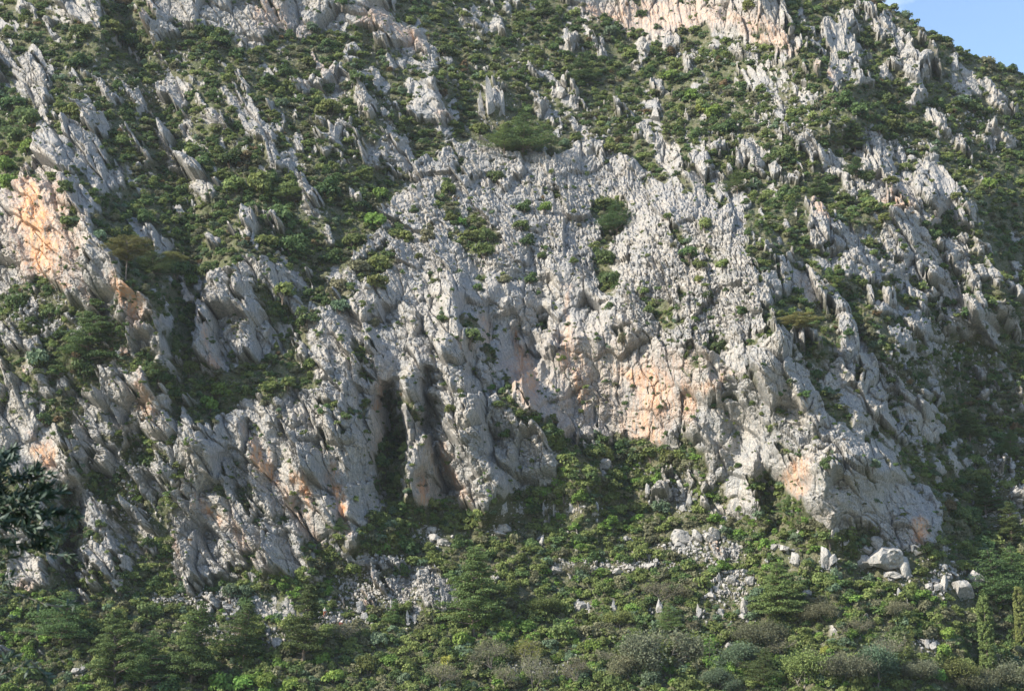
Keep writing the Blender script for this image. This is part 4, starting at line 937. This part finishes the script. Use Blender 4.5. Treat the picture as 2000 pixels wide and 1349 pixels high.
# ------------------------------------------------------------------ people on the path
def mat_plain(name, c, rough=.85):
    m, nt, N, L, B = nodes_of(name); g = N.new('ShaderNodeTexCoord').outputs['Object']; a, _ = noise(N, L, g, 14, 3)
    L.new(mixc(N, L, a, tuple(x * .85 for x in c), tuple(min(1, x * 1.12) for x in c)), B.inputs['Base Color']); B.inputs['Roughness'].default_value = rough; return m
skin_m = mat_plain('skin', (.55, .34, .25)); m_rust = mat_plain('rust_cloth', (.33, .09, .045)); m_pale = mat_plain('pale_cloth', (.55, .60, .58))
m_white = mat_plain('white_cloth', (.75, .75, .78)); m_red = mat_plain('red_cloth', (.55, .10, .08)); m_navy = mat_plain('navy_cloth', (.05, .06, .16)); m_boot = mat_plain('boot_leather', (.05, .035, .03)); m_hair = mat_plain('hair', (.06, .04, .03))
def skinned(name, verts, edges, radii, mat, parent, root_i=0, sub=2):
    me_ = bpy.data.meshes.new(name); me_.from_pydata(verts, edges, []); me_.update(); o = link(name, me_, parent); me_.materials.append(mat)
    sk = o.modifiers.new('skin', 'SKIN'); me_.skin_vertices.new() if not me_.skin_vertices else None
    for i, r in enumerate(radii): me_.skin_vertices[0].data[i].radius = (r, r) if not isinstance(r, tuple) else r; me_.skin_vertices[0].data[i].use_root = (i == root_i)
    sk.use_smooth_shade = True; sb = o.modifiers.new('sub', 'SUBSURF'); sb.levels = sub; sb.render_levels = sub
    return o
def hand(bm_parts, w, d):
    w = np.array(w, float); d = np.array(d, float); d /= np.linalg.norm(d); side = np.cross(d, [0, 1, 0]); side /= np.linalg.norm(side) + 1e-9
    bm_parts.append(tube([w, w + d * .05, w + d * .09], .026, .034, 8))
    for i, l in enumerate((.068, .078, .072, .056)):
        b = w + d * .088 + side * (i - 1.5) * .019; bm_parts.append(tube([b, b + d * l * .5 + [0, -.006, 0], b + d * l + [0, -.028, 0]], .0092, .0065, 6))
    b = w + d * .03 - side * .03; bm_parts.append(tube([b, b + d * .03 - side * .018, b + d * .06 - side * .02 + [0, -.012, 0]], .011, .008, 6))
def person(px, foot_y, hgt, seated, shirt, trousers, hat, label, face):
    p, _ = seen_at(px, foot_y); root = empty('person', (p.x, p.y - .4, p.z + .02), face)
    s_ = hgt / 1.75
    if not seated:
        J = {'pel': (0, 0, .95), 'chest': (0, -.02, 1.25), 'neck': (0, -.01, 1.47), 'head': (0, -.03, 1.60), 'top': (0, -.02, 1.71), 'sl': (-.19, 0, 1.42), 'el': (-.26, .03, 1.13), 'wl': (-.24, -.1, .90), 'sr': (.19, 0, 1.42), 'er': (.30, -.02, 1.15), 'wr': (.24, -.22, 1.02),
             'hl': (-.10, 0, .90), 'kl': (-.12, -.03, .49), 'al': (-.12, .02, .08), 'tl': (-.13, -.13, .04), 'hr': (.10, 0, .90), 'kr': (.13, -.06, .49), 'ar': (.15, .01, .08), 'tr': (.17, -.14, .04)}
    else:
        J = {'pel': (0, .1, .42), 'chest': (0, .02, .72), 'neck': (0, -.03, .93), 'head': (0, -.07, 1.05), 'top': (0, -.07, 1.16), 'sl': (-.19, 0, .88), 'el': (-.27, -.12, .64), 'wl': (-.2, -.32, .55), 'sr': (.19, 0, .88), 'er': (.27, -.12, .64), 'wr': (.18, -.32, .55),
             'hl': (-.10, .05, .40), 'kl': (-.16, -.36, .50), 'al': (-.15, -.42, .08), 'tl': (-.16, -.56, .04), 'hr': (.10, .05, .40), 'kr': (.16, -.36, .50), 'ar': (.15, -.42, .08), 'tr': (.16, -.56, .04)}
    RR = {'pel': (.15, .11), 'chest': (.165, .115), 'neck': .058, 'head': (.080, .098), 'top': .062, 'sl': .065, 'el': .045, 'wl': .030, 'sr': .065, 'er': .045, 'wr': .030, 'hl': .092, 'kl': .060, 'al': .040, 'tl': .035, 'hr': .092, 'kr': .060, 'ar': .040, 'tr': .035}
    names = list(J); E = [('pel', 'chest'), ('chest', 'neck'), ('neck', 'head'), ('head', 'top'), ('chest', 'sl'), ('sl', 'el'), ('el', 'wl'), ('chest', 'sr'), ('sr', 'er'), ('er', 'wr'), ('pel', 'hl'), ('hl', 'kl'), ('kl', 'al'), ('al', 'tl'), ('pel', 'hr'), ('hr', 'kr'), ('kr', 'ar'), ('ar', 'tr')]
    def sub(keys, grow, nm, mat):
        ks = [k for k in names if k in keys]; ed = [(ks.index(a), ks.index(b)) for a, b in E if a in keys and b in keys]
        rad_ = [tuple(q * grow for q in RR[k]) if isinstance(RR[k], tuple) else RR[k] * grow for k in ks]
        o = skinned(nm, [tuple(c * s_ for c in J[k]) for k in ks], ed, [tuple(q * s_ for q in r) if isinstance(r, tuple) else r * s_ for r in rad_], mat, root); return o
    sub(set(names), 1.0, 'body', skin_m); sub({'pel', 'hl', 'kl', 'al', 'hr', 'kr', 'ar'}, 1.16, 'trousers', trousers); sub({'pel', 'chest', 'sl', 'el', 'sr', 'er'}, 1.17, 'shirt', shirt)
    ps = []
    for a, b in (('el', 'wl'), ('er', 'wr')): hand(ps, np.array(J[b]) * s_, np.array(J[b]) - np.array(J[a]))
    hx, hy, hz = (q * s_ for q in J['head'])
    ps.append(tube([(hx, hy - .09, hz + .03), (hx, hy - .125, hz - .012)], .010, .017, 6))
    for s2 in (-1, 1): ps.append(tube([(hx + s2 * .085, hy, hz + .02), (hx + s2 * .10, hy + .012, hz - .02)], .018, .012, 6))
    link('hands_and_features', mesh_from('hands_and_features', *join(ps), skin_m, True), root)
    ey = [tube([(hx + s2 * .033, hy - .088, hz + .025), (hx + s2 * .033, hy - .101, hz + .025)], .012, .008, 6) for s2 in (-1, 1)] + [tube([(hx - .024, hy - .096, hz - .045), (hx + .024, hy - .096, hz - .045)], .007, .007, 6)]
    link('eyes_and_mouth', mesh_from('eyes_and_mouth', *join(ey), m_hair, True), root)
    hp = [tube([(hx, hy + .01, hz + .045), (hx, hy + .01, hz + .10), (hx, hy + .01, hz + .135)], .108, .050, 12), tube([(hx, hy - .03, hz + .055), (hx, hy - .03, hz + .062)], .135, .128, 12)]
    link('hat', mesh_from('hat', *join(hp), hat, True), root)
    for a in ('al', 'ar'):
        q = np.array(J[a]) * s_; link('boot', mesh_from('boot', *tube([q + [0, .06, -.03], q + [0, -.04, -.03], q + [0, -.16, -.045]], .055, .038, 8), m_boot, True), root)
    tag(root, label, 'person', 'hikers resting on the path'); return root
person(634, 1204, 1.78, False, m_pale, m_rust, m_white, 'person standing on the stony path in pale top and rust trousers', .5)
person(667, 1221, 1.72, True, m_white, m_red, m_navy, 'person sitting on the path in white top, red trousers and navy cap', -.7)

# ------------------------------------------------------------------ olive tree at the viewpoint, one branch reaching into the picture
g = np.random.default_rng(31)
def w_at(px, py, d):
    u, a, b = ray(px, py); return np.array([u / a * d, d, b / a * d])
m_ol, nt, N, L, B = nodes_of('olive_leaf')
ge = N.new('ShaderNodeNewGeometry'); c = mixc(N, L, ge.outputs['Random Per Island'], (.020, .042, .024), (.045, .075, .042))
c = mixc(N, L, ge.outputs['Backfacing'], c, (.075, .105, .085)); L.new(c, B.inputs['Base Color']); B.inputs['Roughness'].default_value = .6; B.inputs['Specular IOR Level'].default_value = .25
tree = empty('olive_tree', (-3.4, 5.6, -1.75))
off = np.array([-3.4, 5.6, -1.75])
link('trunk', mesh_from('trunk', *join([tube([(0, 0, -.1), (.08, .02, .6), (.02, 0, 1.25)], .17, .12, 10), tube([(.02, 0, 1.2), (.5, 0, 1.45), (1.0, -.02, 1.5)], .08, .04, 8), tube([(.02, 0, 1.2), (-.3, .2, 2.0), (-.5, .3, 2.8)], .09, .03, 8), tube([(.02, 0, 1.2), (.2, -.4, 1.9), (.3, -.7, 2.6)], .07, .02, 8)]), m_grey, True), tree)
twigs = []; lv, lf = [], []; cnt = 0
def leaf(p, d, l):
    global cnt
    d = d / np.linalg.norm(d); s_ = np.cross(d, g.normal(size=3)); s_ /= np.linalg.norm(s_); n_ = np.cross(d, s_); w = l * .11
    pts = [p, p + d * l * .3 + s_ * w, p + d * l * .7 + s_ * w * .9, p + d * l, p + d * l * .7 - s_ * w * .9, p + d * l * .3 - s_ * w]
    pts = [q + n_ * (.02 * l * math.sin(i)) for i, q in enumerate(pts)]
    lv.extend(pts); lf.append([cnt + i for i in range(6)]); cnt += 6
def spray(pix, dist, nleaf, r=.0035, side=1.0):
    P_ = [w_at(x, y_, dist + g.uniform(-.12, .12)) - off for x, y_ in pix]; twigs.append(tube(P_, r, r * .4, 5))
    for i in range(int(nleaf * 4.2)):
        t_ = g.uniform(.05, 1) * (len(P_) - 1); k_ = min(int(t_), len(P_) - 2); q = P_[k_] + (P_[k_ + 1] - P_[k_]) * (t_ - k_)
        d = (P_[k_ + 1] - P_[k_]); d = d / np.linalg.norm(d) + g.normal(size=3) * .62 * side; leaf(q, d, g.uniform(.026, .050))
for pix, n_ in [([(-60,930),(-10,915),(30,895)],40),([(-60,960),(0,945),(50,925),(75,915)],50),([(-60,925),(-15,900),(10,882)],40),([(-60,1050),(0,1060),(50,1070),(80,1065)],40),([(-60,1000),(20,1020),(80,1050),(110,1075)],50),([(-60,940),(20,930),(60,935),(100,925)],40),([(-60,985),(10,975),(60,960),(95,950)],60),([(-40,1000),(20,985),(80,975),(120,960)],60),([(-60,1010),(0,1000),(60,1005),(110,1000),(150,1008)],70),
                ([(-60,1020),(0,1015),(50,1020),(95,1035),(125,1040)],60),([(-40,905),(0,890),(25,878)],30),([(-60,1040),(0,1030),(40,1030),(70,1030)],30),([(40,1030),(70,1060),(95,1080),(135,1085)],16),([(-60,1150),(0,1152),(50,1165),(90,1180)],9),
                ([(90,1180),(125,1185),(150,1172)],9),([(-50,1090),(-10,1100),(20,1090)],12),([(-50,1150),(0,1140),(25,1125)],10),([(-60,1300),(0,1290),(30,1280)],12),([(-50,1320),(0,1318),(40,1300),(70,1305)],12),([(60,1290),(80,1310),(95,1325)],5),
                ([(-60,950),(0,960),(40,980),(70,1000)],50),([(-60,975),(-20,940),(10,905)],40),([(-60,990),(0,990),(40,975)],50),([(20,1000),(60,990),(100,1015)],40)]:
    spray(pix, 5.6, n_)
for a_, b_ in (((-60, 1000), (-420, 1020)), ((-60, 1150), (-420, 1060)), ((-60, 1300), (-400, 1100)), ((-60, 960), (-420, 1000)), ((-50, 900), (-420, 1000))):
    A1 = w_at(a_[0], a_[1], 5.6) - off; B1 = np.array([1.0, -.02, 1.5]); twigs.append(tube([A1, (A1 + B1) / 2 + [0, 0, .05], B1], .006, .02, 6))
# leaves on the rest of the crown, out of frame
for k_ in range(700):
    c_ = [np.array([-.5, .3, 2.6]), np.array([.3, -.7, 2.4]), np.array([-.2, 0, 2.2])][k_ % 3] + g.normal(size=3) * np.array([.35, .5, .35]); leaf(c_, g.normal(size=3), .06)
link('twigs', mesh_from('twigs', *join(twigs), m_grey, True), tree)
lo = link('leaves', mesh_from('leaves', np.array(lv), np.array(lf), m_ol), tree); lo['kind'] = 'stuff'
tag(tree, 'out-of-focus olive branch with narrow dark leaves at the left edge', 'olive tree')

# ------------------------------------------------------------------ the thin blue air between the viewpoint and the mountain
hb = bmesh.new(); bmesh.ops.create_cube(hb, size=1)
hm = bpy.data.meshes.new('haze'); hb.to_mesh(hm); hb.free(); ho = link('haze', hm)
allz = P[..., 2]; z0 = min(float(allz.min()), -40.0) - 3; z1 = float(allz.max()) + 12
ho.scale = (1000, 900, z1 - z0); ho.location = (0, 300, (z1 + z0) / 2)
mh = bpy.data.materials.new('air'); mh.use_nodes = True; nh = mh.node_tree.nodes; nh.remove(nh['Principled BSDF'])
pv = nh.new('ShaderNodeVolumePrincipled'); pv.inputs['Color'].default_value = (.78, .88, 1, 1); pv.inputs['Density'].default_value = HAZE; pv.inputs['Anisotropy'].default_value = .1
mh.node_tree.links.new(pv.outputs[0], nh['Material Output'].inputs['Volume']); hm.materials.append(mh); tag(ho, kind='stuff')
tag(ho, 'thin pale blue haze in the air before the mountain', 'haze')
